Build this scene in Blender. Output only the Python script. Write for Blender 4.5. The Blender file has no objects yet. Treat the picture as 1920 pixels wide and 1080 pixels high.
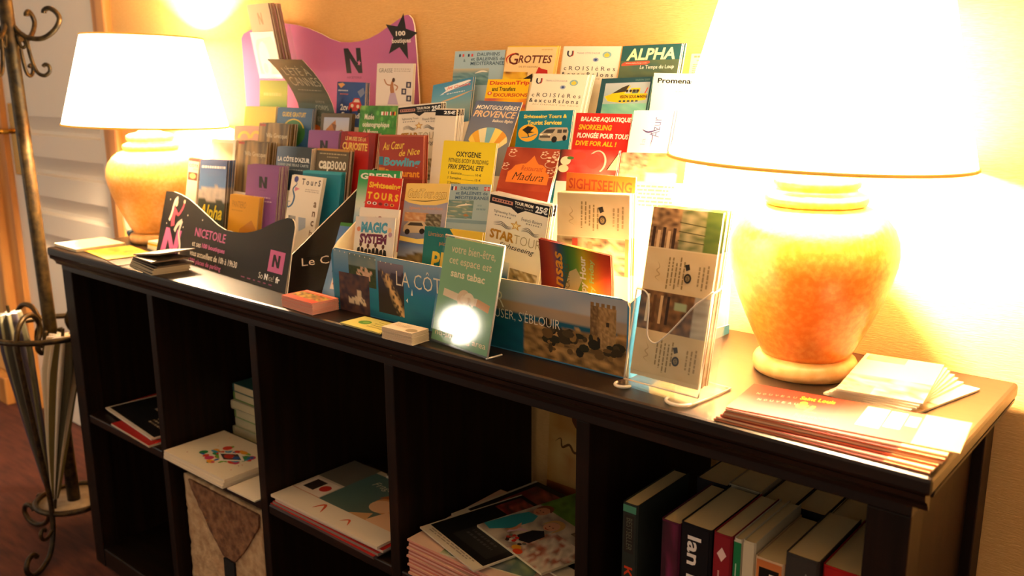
import bpy, bmesh, math, random
from mathutils import Matrix, Vector, noise
random.seed(7)
R_ = math.radians
S = bpy.context.scene
COL = S.collection

# ------------------------------------------------------------------ camera
cam_d = bpy.data.cameras.new('camera')
cam = bpy.data.objects.new('camera', cam_d)
COL.objects.link(cam)
_right = Vector((0.762, 0.647, -0.004)); _down = Vector((0.142, -0.174, -0.974)); _fwd = Vector((-0.631, 0.742, -0.225))
_fwd.normalize(); _right = (_right - _fwd * _right.dot(_fwd)).normalized(); _up = _right.cross(_fwd)
cam.matrix_world = Matrix(((_right.x, _up.x, -_fwd.x, 2.175), (_right.y, _up.y, -_fwd.y, -0.919), (_right.z, _up.z, -_fwd.z, 1.227), (0, 0, 0, 1)))
cam_d.sensor_width = 36.0
cam_d.lens = 1678.49 / 1920 * 36.0
cam_d.clip_start = 0.02
cam_d.dof.use_dof = True
cam_d.dof.focus_distance = 1.36
cam_d.dof.aperture_fstop = 5.0
S.camera = cam

# ------------------------------------------------------------------ world, exposure
W = bpy.data.worlds.new('world'); S.world = W
W.use_nodes = True
W.node_tree.nodes['Background'].inputs[0].default_value = (1.0, 0.82, 0.62, 1)
W.node_tree.nodes['Background'].inputs[1].default_value = 0.23
S.view_settings.view_transform = 'Standard'
S.view_settings.look = 'None'
S.view_settings.gamma = 1.0
S.view_settings.use_curve_mapping = False
S.view_settings.exposure = 1.2

LAMP_COL = (1.0, 0.71, 0.41)
BULB_W = 94.0
SHADE_EMIT = 7.5
TOP = 0.8394          # table top height
WALL = 0.372          # wall plane y
PI = 0.38             # pitch of the cubbies

# ------------------------------------------------------------------ helpers
def lin(h):
    if not isinstance(h, str): return tuple(h)[:3] + (1.0,)
    h = h.lstrip('#'); o = []
    for i in (0, 2, 4):
        c = int(h[i:i+2], 16) / 255
        o.append(c / 12.92 if c <= 0.04045 else ((c + 0.055) / 1.055) ** 2.4)
    return tuple(o) + (1.0,)

def tag(o, label=None, cat=None, group=None, kind=None):
    if label: o['label'] = label
    if cat: o['category'] = cat
    if group: o['group'] = group
    if kind: o['kind'] = kind
    return o

def link(name, bm, mats, parent=None, smooth=False):
    me = bpy.data.meshes.new(name)
    bm.normal_update()
    bm.to_mesh(me); bm.free()
    if smooth:
        for p in me.polygons: p.use_smooth = True
    for m in (mats if isinstance(mats, (list, tuple)) else [mats]): me.materials.append(m)
    o = bpy.data.objects.new(name, me); COL.objects.link(o)
    if parent: o.parent = parent
    return o

def empty(name, loc=(0, 0, 0), rotz=0):
    o = bpy.data.objects.new(name, None); COL.objects.link(o)
    o.empty_display_size = 0.05
    o.location = loc; o.rotation_euler = (0, 0, rotz)
    return o

def box(bm, x0, x1, y0, y1, z0, z1, bev=0, mi=0):
    r = bmesh.ops.create_cube(bm, size=1.0)
    vs = r['verts']
    for v in vs:
        v.co = Vector(((x0+x1)/2 + v.co.x*(x1-x0), (y0+y1)/2 + v.co.y*(y1-y0), (z0+z1)/2 + v.co.z*(z1-z0)))
    fs = set(f for v in vs for f in v.link_faces)
    for f in fs: f.material_index = mi
    if bev:
        es = list(set(e for v in vs for e in v.link_edges))
        bmesh.ops.bevel(bm, geom=es, offset=bev, segments=2, affect='EDGES', profile=0.5)

def prism(bm, pts, d):
    """closed polygon of 3D points extruded along vector d"""
    d = Vector(d); n = len(pts)
    a = [bm.verts.new(p) for p in pts]; b = [bm.verts.new(Vector(p) + d) for p in pts]
    bm.faces.new(a); bm.faces.new(b[::-1])
    for i in range(n): bm.faces.new((a[(i+1) % n], a[i], b[i], b[(i+1) % n]))
    bmesh.ops.recalc_face_normals(bm, faces=bm.faces)

def lathe(bm, prof, n=64, cx=0, cy=0, caps=True):
    rings = []
    for r, z in prof:
        rings.append([bm.verts.new((cx + r*math.cos(2*math.pi*i/n), cy + r*math.sin(2*math.pi*i/n), z)) for i in range(n)])
    for a, b in zip(rings, rings[1:]):
        for i in range(n): bm.faces.new((a[i], a[(i+1) % n], b[(i+1) % n], b[i]))
    if caps:
        bm.faces.new(rings[0][::-1]); bm.faces.new(rings[-1])

def smooth_path(pts, sub=6):
    P = [Vector(p) for p in pts]; out = []
    for i in range(len(P)-1):
        p0 = P[max(i-1, 0)]; p1 = P[i]; p2 = P[i+1]; p3 = P[min(i+2, len(P)-1)]
        for k in range(sub):
            t = k / sub
            out.append(0.5*((2*p1) + (p2-p0)*t + (2*p0-5*p1+4*p2-p3)*t*t + (3*p1-p0-3*p2+p3)*t*t*t))
    out.append(P[-1]); return out

def tube(bm, pts, r, n=8, sub=6):
    P = smooth_path(pts, sub) if sub else [Vector(p) for p in pts]
    rr = r if callable(r) else (lambda t: r)
    prev = None; rings = []
    ref = Vector((0.31, 0.17, 0.93))
    for i, p in enumerate(P):
        t = (P[min(i+1, len(P)-1)] - P[max(i-1, 0)]).normalized()
        if prev is None:
            a = t.cross(ref)
            if a.length < 1e-3: a = t.cross(Vector((1, 0, 0)))
        else:
            a = prev - t * prev.dot(t)
        a.normalize(); prev = a
        b = t.cross(a); q = rr(i/(len(P)-1))
        rings.append([bm.verts.new(p + (a*math.cos(2*math.pi*k/n) + b*math.sin(2*math.pi*k/n))*q) for k in range(n)])
    for a, b in zip(rings, rings[1:]):
        for k in range(n): bm.faces.new((a[k], a[(k+1) % n], b[(k+1) % n], b[k]))
    bm.faces.new(rings[0][::-1]); bm.faces.new(rings[-1])

# ------------------------------------------------------------------ materials
def mat(name, col=(0.5, 0.5, 0.5), rough=0.5, metal=0.0, spec=0.5):
    m = bpy.data.materials.new(name); m.use_nodes = True
    b = m.node_tree.nodes['Principled BSDF']
    b.inputs['Base Color'].default_value = lin(col)
    b.inputs['Roughness'].default_value = rough
    b.inputs['Metallic'].default_value = metal
    b.inputs['Specular IOR Level'].default_value = spec
    return m

def noisy(name, c1, c2, scale=(8, 8, 8), rough=0.5, bump=0.0, metal=0, detail=4, lo=0.35, hi=0.65, spec=0.5, bscale=None, coord='Object'):
    m = mat(name, c1, rough, metal, spec); nt = m.node_tree; N = nt.nodes; L = nt.links
    b = N['Principled BSDF']
    tc = N.new('ShaderNodeTexCoord'); mp = N.new('ShaderNodeMapping'); nz = N.new('ShaderNodeTexNoise'); cr = N.new('ShaderNodeValToRGB')
    mp.inputs['Scale'].default_value = scale
    nz.inputs['Scale'].default_value = 1.0; nz.inputs['Detail'].default_value = detail
    cr.color_ramp.elements[0].position = lo; cr.color_ramp.elements[1].position = hi
    cr.color_ramp.elements[0].color = lin(c1); cr.color_ramp.elements[1].color = lin(c2)
    L.new(tc.outputs[coord], mp.inputs[0]); L.new(mp.outputs[0], nz.inputs[0]); L.new(nz.outputs[0], cr.inputs[0]); L.new(cr.outputs[0], b.inputs['Base Color'])
    if bump:
        bp = N.new('ShaderNodeBump'); bp.inputs['Strength'].default_value = bump; bp.inputs['Distance'].default_value = 0.002
        src = nz
        if bscale:
            mp2 = N.new('ShaderNodeMapping'); mp2.inputs['Scale'].default_value = bscale
            nz2 = N.new('ShaderNodeTexNoise'); nz2.inputs['Scale'].default_value = 1.0; nz2.inputs['Detail'].default_value = 3
            L.new(tc.outputs[coord], mp2.inputs[0]); L.new(mp2.outputs[0], nz2.inputs[0]); src = nz2
        L.new(src.outputs[0], bp.inputs['Height']); L.new(bp.outputs[0], b.inputs['Normal'])
    return m

M = {}
M['wood'] = noisy('dark_stained_wood', '#120a06', '#1f120a', (4, 60, 60), 0.36, 0.05, spec=0.4)
M['wood_v'] = noisy('dark_stained_wood_upright', '#140a05', '#22120a', (60, 60, 4), 0.5, 0.05, spec=0.18)
M['wall'] = noisy('woven_wallpaper', '#e2ae66', '#eab972', (120, 120, 700), 0.85, 0.35, bscale=(90, 90, 900))
M['door'] = mat('white_door_paint', '#e6dcd0', 0.45)
M['jamb'] = noisy('varnished_pine', '#b87a3c', '#cf9350', (30, 30, 3), 0.4)
M['brass'] = mat('polished_brass', '#c8963c', 0.25, 1.0)
M['darkbrass'] = mat('aged_brass', '#5a3a20', 0.4, 0.8)
M['floor'] = noisy('reddish_carpet', '#3a1810', '#5c2c1e', (9, 60, 1), 0.8, 0.2, detail=6, lo=.3, hi=.7)
M['ceil'] = mat('ceiling_paint', '#efe6d6', 0.9)
M['iron'] = noisy('bronzed_iron', '#241c12', '#4a3a1e', (60, 60, 60), 0.42, 0.1, metal=0.6)
M['ceramic'] = noisy('ochre_crackle_glaze', '#cc7020', '#dd9242', (130, 130, 130), 0.3, 0.2, lo=.4, hi=.8)
M['ceramic_pale'] = noisy('pale_ochre_glaze', '#dda452', '#eabf7c', (130, 130, 130), 0.3, 0.2, lo=.4, hi=.8)
M['ceramic_foot'] = noisy('tan_glaze', '#d8a45c', '#e8bd7c', (60, 60, 60), 0.35)
M['card_cream'] = mat('cream_cardboard', '#efe2b8', 0.7)
M['card_black'] = mat('black_cardboard', '#1b1512', 0.45)
M['white_edge'] = mat('white_board_edge', '#ece4d4', 0.7)
M['umb_a'] = noisy('olive_grey_cloth', '#4c4a3c', '#6e6c56', (20, 20, 6), 0.7)
M['umb_c'] = mat('purple_grey_cloth', '#4a4250', 0.7)
M['tray'] = noisy('zinc_tray', '#8a7a64', '#b0a088', (20, 20, 20), 0.5)

def mk_paper():
    m = mat('printed_paper', '#ffffff', 0.5, 0, 0.22); nt = m.node_tree
    a = nt.nodes.new('ShaderNodeAttribute'); a.attribute_name = 'Col'
    nt.links.new(a.outputs['Color'], nt.nodes['Principled BSDF'].inputs['Base Color'])
    return m
M['paper'] = mk_paper()

def mk_acrylic():
    m = bpy.data.materials.new('clear_acrylic'); m.use_nodes = True
    nt = m.node_tree; N = nt.nodes; L = nt.links
    for n in list(N): N.remove(n)
    o = N.new('ShaderNodeOutputMaterial'); mx = N.new('ShaderNodeMixShader'); t = N.new('ShaderNodeBsdfTransparent'); g = N.new('ShaderNodeBsdfGlossy')
    f = N.new('ShaderNodeLayerWeight'); f.inputs[0].default_value = 0.5
    pw = N.new('ShaderNodeMath'); pw.operation = 'POWER'; pw.inputs[1].default_value = 5.0
    mr = N.new('ShaderNodeMapRange'); mr.inputs['To Min'].default_value = 0.03; mr.inputs['To Max'].default_value = 0.75
    L.new(f.outputs['Facing'], pw.inputs[0])
    g.inputs['Roughness'].default_value = 0.06; g.inputs[0].default_value = (1, 1, 1, 1); t.inputs[0].default_value = (0.97, 0.98, 0.97, 1)
    L.new(pw.outputs[0], mr.inputs[0]); L.new(mr.outputs[0], mx.inputs[0]); L.new(t.outputs[0], mx.inputs[1]); L.new(g.outputs[0], mx.inputs[2]); L.new(mx.outputs[0], o.inputs[0])
    return m
M['acrylic'] = mk_acrylic()

def mk_edge():
    m = mat('acrylic_edge', '#fbf4e6', 0.12, 0, 0.8)
    b = m.node_tree.nodes['Principled BSDF']; b.inputs['Transmission Weight'].default_value = 0.45
    return m
M['acrylic_edge'] = mk_edge()

def emit(name, col, s, base='#fff0d0'):
    m = mat(name, base, 0.8)
    b = m.node_tree.nodes['Principled BSDF']
    b.inputs['Emission Color'].default_value = tuple(col) + (1,); b.inputs['Emission Strength'].default_value = s
    return m
M['shade'] = emit('lit_lampshade_cloth', (1.0, 0.84, 0.58), SHADE_EMIT)
M['shade_dim'] = emit('lit_lampshade_cloth_far', (1.0, 0.82, 0.54), SHADE_EMIT*.5)
M['shade_trim'] = emit('glowing_gold_braid', (1.0, .48, .06), .22, '#c88a28')  # the braid's own faint glow stands in for lamplight passing through it
BULB_L = BULB_W / (math.pi * 4*math.pi*.03**2)
M['bulb'] = emit('bulb_glass', LAMP_COL, BULB_L)
M['bulb_dim'] = emit('bulb_glass_far', LAMP_COL, BULB_L*.48)
M['globe'] = emit('globe_glass', (1.0, 0.86, 0.68), 18)

# ------------------------------------------------------------------ printed sheets
_txt = {}
def text_geo(s, bold, shear):
    k = (s, bold, shear)
    if k in _txt: return _txt[k]
    c = bpy.data.curves.new('lettering', 'FONT'); c.body = s; c.size = 1; c.offset = bold; c.shear = shear; c.resolution_u = 2; c.fill_mode = 'FRONT'
    o = bpy.data.objects.new('lettering', c); COL.objects.link(o)
    bpy.context.view_layer.update()
    me = bpy.data.meshes.new_from_object(o.evaluated_get(bpy.context.evaluated_depsgraph_get()))
    vs = [(v.co.x, v.co.y) for v in me.vertices]; fs = [tuple(p.vertices) for p in me.polygons]
    bpy.data.objects.remove(o); bpy.data.curves.remove(c); bpy.data.meshes.remove(me)
    if not vs: vs = [(0, 0)]
    xs = [v[0] for v in vs]; ys = [v[1] for v in vs]
    _txt[k] = (vs, fs, min(xs), max(xs), min(ys), max(ys))
    return _txt[k]

class Sheet:
    """a printed sheet or booklet: x right, z up, front towards -y; drawing units are the sheet width, v runs down from the top"""
    DZ = 0.00001
    vs = 1.0
    def __init__(self, w, h, t=0.0012, front='#f4efe4', side='#efe6d4', back=None):
        self.w, self.h, self.t = w, h, t
        self.bm = bmesh.new(); self.cl = self.bm.loops.layers.float_color.new('Col'); self.k = 0
        self.vmax = h / w
        X0, X1, Z0, Z1 = -w/2, w/2, 0, h
        V = [self.bm.verts.new(p) for p in ((X0, 0, Z0), (X1, 0, Z0), (X1, 0, Z1), (X0, 0, Z1), (X0, t, Z0), (X1, t, Z0), (X1, t, Z1), (X0, t, Z1))]
        for ix, c in (((0, 1, 2, 3), front), ((5, 4, 7, 6), back or front), ((4, 0, 3, 7), side), ((1, 5, 6, 2), side), ((3, 2, 6, 7), side), ((4, 5, 1, 0), side)):
            f = self.bm.faces.new([V[i] for i in ix]); self.paint(f, c)
    def paint(self, f, c):
        c = lin(c)
        for l in f.loops: l[self.cl] = c
    def P(self, u, v):
        u = min(max(u, 0), 1); v = min(max(v, 0), self.vmax)
        return (-self.w/2 + u*self.w, -self.k*self.DZ, self.h - v*self.vs*self.w)
    def poly(self, pts, c):
        if min(p[1] for p in pts) >= self.vmax: return
        self.k += 1
        q = []
        for p in pts:
            z = self.P(*p)
            if not q or (Vector(z)-Vector(q[-1])).length > 1e-7: q.append(z)
        if len(q) < 3: return
        try: f = self.bm.faces.new([self.bm.verts.new(z) for z in q])
        except Exception: return
        f.normal_update()
        if f.normal.y > 0: f.normal_flip()
        self.paint(f, c)
    def rect(self, x0, v0, x1, v1, c): self.poly([(x0, v0), (x0, v1), (x1, v1), (x1, v0)], c)
    def ell(self, cx, cy, rx, ry, c, n=22): self.poly([(cx+rx*math.cos(2*math.pi*i/n), cy+ry*math.sin(2*math.pi*i/n)) for i in range(n)], c)
    def ring(self, cx, cy, rx, ry, th, c, a0=0, a1=360, n=22):
        self.line([(cx+rx*math.cos(R_(a0+(a1-a0)*i/n)), cy+ry*math.sin(R_(a0+(a1-a0)*i/n))) for i in range(n+1)], th, c)
    def star(self, cx, cy, r, c, rot=0, q=0.42):
        self.poly([(cx+(r if i % 2 == 0 else r*q)*math.sin(R_(rot+36*i)), cy-(r if i % 2 == 0 else r*q)*math.cos(R_(rot+36*i))) for i in range(10)], c)
    def line(self, pts, th, c, taper=False):
        n = len(pts); A = []; B = []
        for i in range(n):
            a = pts[max(i-1, 0)]; b = pts[min(i+1, n-1)]
            d = math.hypot(b[0]-a[0], b[1]-a[1]) or 1
            k = th/2 * (1 if not taper else max(0.15, math.sin(math.pi*(i+.4)/(n-.2))))
            nx, ny = -(b[1]-a[1])/d*k, (b[0]-a[0])/d*k
            A.append((pts[i][0]+nx, pts[i][1]+ny)); B.append((pts[i][0]-nx, pts[i][1]-ny))
        self.k += 1
        for i in range(n-1):
            if A[i][1] >= self.vmax: continue
            q = [self.bm.verts.new(self.P(*p)) for p in (A[i], A[i+1], B[i+1], B[i])]
            f = self.bm.faces.new(q); f.normal_update()
            if f.normal.y > 0: f.normal_flip()
            self.paint(f, c)
    def curve(self, pts, th, c, taper=False):
        self.line([(p.x, p.y) for p in smooth_path([(a, b, 0) for a, b in pts], 5)], th, c, taper)
    def text(self, s, x0, x1, v0, v1, c, bold=0.0, shear=0.0, rot=0, skew=0.0):
        """letters fitted to the box x0..x1, v0..v1 (rot 90: read upwards, along v)"""
        vs, fs, a, b, d, e = text_geo(s, bold, shear)
        self.k += 1
        out = []
        for x, y in vs:
            p = (x-a)/((b-a) or 1); q = (y-d)/((e-d) or 1)
            if rot == 90: u = x0 + (1-q)*(x1-x0); v = v1 - p*(v1-v0)
            elif rot == -90: u = x0 + q*(x1-x0); v = v0 + p*(v1-v0)
            else: u = x0 + p*(x1-x0); v = v1 - q*(v1-v0) + skew*(p-0.5)
            out.append((u, v))
        V = {}
        for f in fs:
            if any(out[i][1] >= self.vmax for i in f): continue
            ix = []
            for i in f:
                if i not in V: V[i] = self.bm.verts.new(self.P(*out[i]))
                ix.append(V[i])
            try: g = self.bm.faces.new(ix)
            except Exception: continue
            g.normal_update()
            if g.normal.y > 0: g.normal_flip()
            self.paint(g, c)
    def photo(self, x0, v0, x1, v1, fn, nx=14, ny=14):
        v1c = v1
        if v0 >= self.vmax: return
        self.k += 1
        vv = [[self.bm.verts.new(self.P(x0+(x1-x0)*i/nx, v0+(v1-v0)*j/ny)) for i in range(nx+1)] for j in range(ny+1)]
        cc = [[lin(fn(i/nx, j/ny)) for i in range(nx+1)] for j in range(ny+1)]
        for j in range(ny):
            if v0+(v1-v0)*j/ny >= self.vmax: break
            for i in range(nx):
                f = self.bm.faces.new((vv[j][i], vv[j+1][i], vv[j+1][i+1], vv[j][i+1])); f.normal_update()
                ks = [(j, i), (j+1, i), (j+1, i+1), (j, i+1)]
                for l, (a, b) in zip(f.loops, ks): l[self.cl] = cc[a][b]
    def greek(self, x0, x1, v0, v1, n, c, rag=0.25, seed=1):
        rr = random.Random(seed)
        for i in range(n):
            y = v0 + (v1-v0)*i/n; x = x0
            e = x1 - rr.random()*rag*(x1-x0)
            while x < e:
                w = (0.03+0.07*rr.random())*(x1-x0)/0.8
                self.rect(x, y, min(x+w, e), y+(v1-v0)/n*0.45, c); x += w + 0.018
    def vgreek(self, x0, x1, v0, v1, n, c, seed=1):
        rr = random.Random(seed)
        for i in range(n):
            x = x0 + (x1-x0)*i/n; a = v0 + rr.random()*.25*(v1-v0); b = v1 - rr.random()*.25*(v1-v0)
            y = a
            while y < b:
                w = 0.03+0.06*rr.random(); self.rect(x, y, x+(x1-x0)/n*.38, min(y+w, b), c); y += w+.014
    def bend(self, B, n=9, s0=0.0):
        """curl: positive B pulls the top towards the viewer"""
        for i in range(1, n):
            bmesh.ops.bisect_plane(self.bm, geom=self.bm.verts[:]+self.bm.edges[:]+self.bm.faces[:], plane_co=(0, 0, self.h*i/n), plane_no=(0, 0, 1))
        f = lambda k: B*(max(0, k/n-s0)/(1-s0))**2
        for v in self.bm.verts:
            q = min(max(v.co.z/self.h*n, 0), n-1e-6); i = int(q)
            v.co.y -= f(i) + (f(i+1)-f(i))*(q-i)
    def make(self, name):
        me = bpy.data.meshes.new(name); self.bm.to_mesh(me); self.bm.free(); me.materials.append(M['paper']); return me

def basis(yaw, tilt, roll):
    y, t, r = R_(yaw), R_(tilt), R_(roll)
    ex = Vector((math.cos(y), math.sin(y), 0)); fw = Vector((math.sin(y), -math.cos(y), 0))
    dn = Vector((0, 0, -1))*math.cos(t) + fw*math.sin(t)
    u = ex*math.cos(r) - dn*math.sin(r); d = dn*math.cos(r) + ex*math.sin(r)
    z = -d; yl = z.cross(u)
    return u, yl, z

def frame(o, A, w, h, yaw, tilt, roll, B=0.0):
    """A = the upper left corner of the front face (after the curl)"""
    u, yl, z = basis(yaw, tilt, roll)
    org = Vector(A) + u*(w/2) - z*h + yl*B
    o.matrix_world = Matrix(((u.x, yl.x, z.x, org.x), (u.y, yl.y, z.y, org.y), (u.z, yl.z, z.z, org.z), (0, 0, 0, 1)))
    return u, yl, z

def new_obj(name, me):
    o = bpy.data.objects.new(name, me); COL.objects.link(o); return o

def mixc(a, b, t):
    a, b = lin(a), lin(b); t = min(max(t, 0), 1)
    return tuple(a[i]+(b[i]-a[i])*t for i in range(3))
def nz(x, y, s=0): return noise.noise(Vector((x, y, s*7.31+0.5)))*0.5+0.5
def blot(cols, sc=4, seed=0, sy=None):
    def f(u, v):
        t = min(max((nz(u*sc, v*(sy or sc), seed)-.2)/.6, 0), .999)*(len(cols)-1); i = int(t)
        return mixc(cols[i], cols[i+1], t-i)
    return f
def grad(*cols):
    def f(u, v):
        t = min(max(v, 0), .999)*(len(cols)-1); i = int(t); return mixc(cols[i], cols[i+1], t-i)
    return f
def scape(sky1, sky2, ridge, land1, land2, seed=0, amp=.18, sc=3.5):
    """sky over a ridge of land"""
    def f(u, v):
        r = ridge + amp*(nz(u*sc, .3, seed)-.5)*2
        if v < r: return mixc(sky1, sky2, v/max(r, .05))
        return mixc(land1, land2, nz(u*9, v*9, seed+2)*1.4-.2)
    return f

# ------------------------------------------------------------------ the room
def struct(name, bm, m, parent=None, label=None, cat=None):
    o = link(name, bm, m, parent)
    if not parent: tag(o, label, cat, None, 'structure')
    return o
bm = bmesh.new(); box(bm, -4.0, 4.5, -3.6, WALL+.25, -.1, 0.0)
struct('floor', bm, M['floor'], None, 'reddish brown streaked floor under the console', 'floor')
bm = bmesh.new(); box(bm, -4.0, 4.5, -3.6, WALL+.25, 2.55, 2.65)
struct('ceiling', bm, M['ceil'], None, 'plain pale ceiling above the room', 'ceiling')
DX0, DX1, DZ1 = -1.33, -0.56, 2.06
bm = bmesh.new()
box(bm, DX1+.10, 4.5, WALL, WALL+.2, 0, 2.55)
box(bm, -4.0, DX0-.10, WALL, WALL+.2, 0, 2.55)
box(bm, DX0-.10, DX1+.10, WALL, WALL+.2, DZ1+.09, 2.55)
struct('wall_back', bm, M['wall'], None, 'cream woven wallpaper wall behind the console', 'wall')
bm = bmesh.new(); box(bm, DX1+.14, 4.5, WALL-.012, WALL, 0, .085, .003); 
struct('baseboard_right', bm, M['jamb'], None, 'wooden skirting board behind the console', 'skirting board')
bm = bmesh.new(); box(bm, -4.0, DX0-.14, WALL-.05, WALL, 0, .11, .004)
struct('baseboard_left', bm, M['jamb'], None, 'tan wooden skirting board left of the door', 'skirting board')
# door
door = empty('door_1', ((DX0+DX1)/2, WALL+.05, 0)); tag(door, 'white panelled door with a brass handle plate', 'door', None, 'structure')
def dpart(name, bm, m, parent=door):
    o = link(name, bm, m); o.parent = parent
    o.matrix_parent_inverse = Matrix.Translation((-(DX0+DX1)/2, -(WALL+.05), 0)) if parent is door else parent.matrix_parent_inverse.copy()
    return o
FY = WALL+.03
zs = [1.055, .918, .781, .645, .30]
bm = bmesh.new()
xa, xb = -1.19, -.625
prof = [(FY, DZ1)]
for z in zs: prof += [(FY, z+.062), (FY+.024, z+.012), (FY+.024, z+.001), (FY-.001, z-.003)]
prof += [(FY, 0.006), (FY+.04, .006), (FY+.04, DZ1)]
prism(bm, [(xa, y, z) for y, z in prof], (xb-xa, 0, 0))
box(bm, DX0+.002, xa, FY, FY+.04, .006, DZ1); box(bm, xb, DX1-.002, FY, FY+.04, .006, DZ1)
dpart('door_leaf', bm, M['door'])
bm = bmesh.new(); box(bm, -1.30, -1.25, FY-.006, FY, .905, 1.158, .002)
pl = dpart('handle_plate', bm, M['brass'])
bm = bmesh.new(); tube(bm, [(-1.285, FY-.004, 1.06), (-1.285, FY-.045, 1.06), (-1.31, FY-.052, 1.06), (-1.40, FY-.052, 1.058)], .009, 10)
lever = link('door_handle', bm, M['brass'], pl, True); lever.matrix_parent_inverse = pl.matrix_parent_inverse.copy()
lever.matrix_parent_inverse = Matrix.Identity(4)
bm = bmesh.new()
for x0, x1 in ((DX1, DX1+.09), (DX0-.09, DX0)): box(bm, x0, x1, WALL+.01, WALL+.09, 0, DZ1+.08)
box(bm, DX0, DX1, WALL+.01, WALL+.09, DZ1, DZ1+.08)
dpart('door_jamb', bm, M['jamb'])
bm = bmesh.new()
for x0, x1 in ((DX1+.085, DX1+.138), (DX0-.138, DX0-.085)): box(bm, x0, x1, WALL-.022, WALL+.02, 0, DZ1+.13, .008)
box(bm, DX0-.138, DX1+.138, WALL-.0225, WALL+.02, DZ1+.08, DZ1+.13, .008)
dpart('door_casing', bm, M['jamb'])

# ------------------------------------------------------------------ the console
con = empty('console_bookcase', (.945, .18, 0)); tag(con, 'long dark wooden console bookcase with open cubbies against the wall', 'bookcase')
def cpart(name, bm, m=None, label=None):
    o = link(name, bm, m or M['wood']); o.parent = con; o.matrix_parent_inverse = Matrix.Translation((-.945, -.18, 0))
    if label: o['label'] = label
    return o
CB = .355
bm = bmesh.new()
box(bm, -.071, 1.959, -.0214, .3606, TOP-.021, TOP, .005)
cpart('tabletop', bm)
bm = bmesh.new()
mp = [(.0, .8185), (-.0195, .8185), (-.018, .812), (-.011, .808), (-.006, .802), (-.0045, .797), (0, .797)]
def mould(a, b, n):   # profile offset outwards by n
    prism(bm, [(a[0]-n[0]*0+n[0]*(-y), a[1]+n[1]*(-y), z) for y, z in mp], (b[0]-a[0], b[1]-a[1], 0))
mould((-.066, 0.0), (1.954, 0.0), (0, -1)); mould((-.0495, .0), (-.0495, CB), (-1, 0)); mould((1.9385, .0), (1.9385, CB), (1, 0))
cpart('cornice_moulding', bm)
bm = bmesh.new(); box(bm, -.049, 1.938, .0, .022, .783, .8185, .001); cpart('top_rail', bm)
bm = bmesh.new(); box(bm, -.049, 1.938, CB-.022, CB, .783, .8185, .001); cpart('back_rail', bm)
bm = bmesh.new(); box(bm, -.047, 1.936, .022, CB-.022, .800, .8185); cpart('under_top', bm)
for a, b in ((-.049, .0), (1.892, 1.938)):
    for y0, y1 in ((0.0, .045), (CB-.045, CB)):
        bm = bmesh.new(); box(bm, a, b, y0, y1, 0, .783, .002); cpart('corner_post', bm, M['wood_v'])
    bm = bmesh.new(); box(bm, a+.014, b-.014, .045, CB-.045, .04, .783); cpart('side_panel', bm, M['wood_v'])
for a, b in ((.357, .380), (.737, .760), (1.119, 1.141), (1.505, 1.527)):
    bm = bmesh.new(); box(bm, a, b, .001, CB, .05, .783, .0015); cpart('divider', bm, M['wood_v'])
OPEN = [(0, .357), (.38, .737), (.76, 1.119), (1.141, 1.505), (1.527, 1.892)]
for a, b in OPEN:
    bm = bmesh.new(); box(bm, a, b, .003, CB-.01, .398, .419, .003); cpart('shelf', bm)
bm = bmesh.new(); box(bm, -.045, 1.934, .002, CB, .0, .05, .003); cpart('bottom_shelf', bm)

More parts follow.
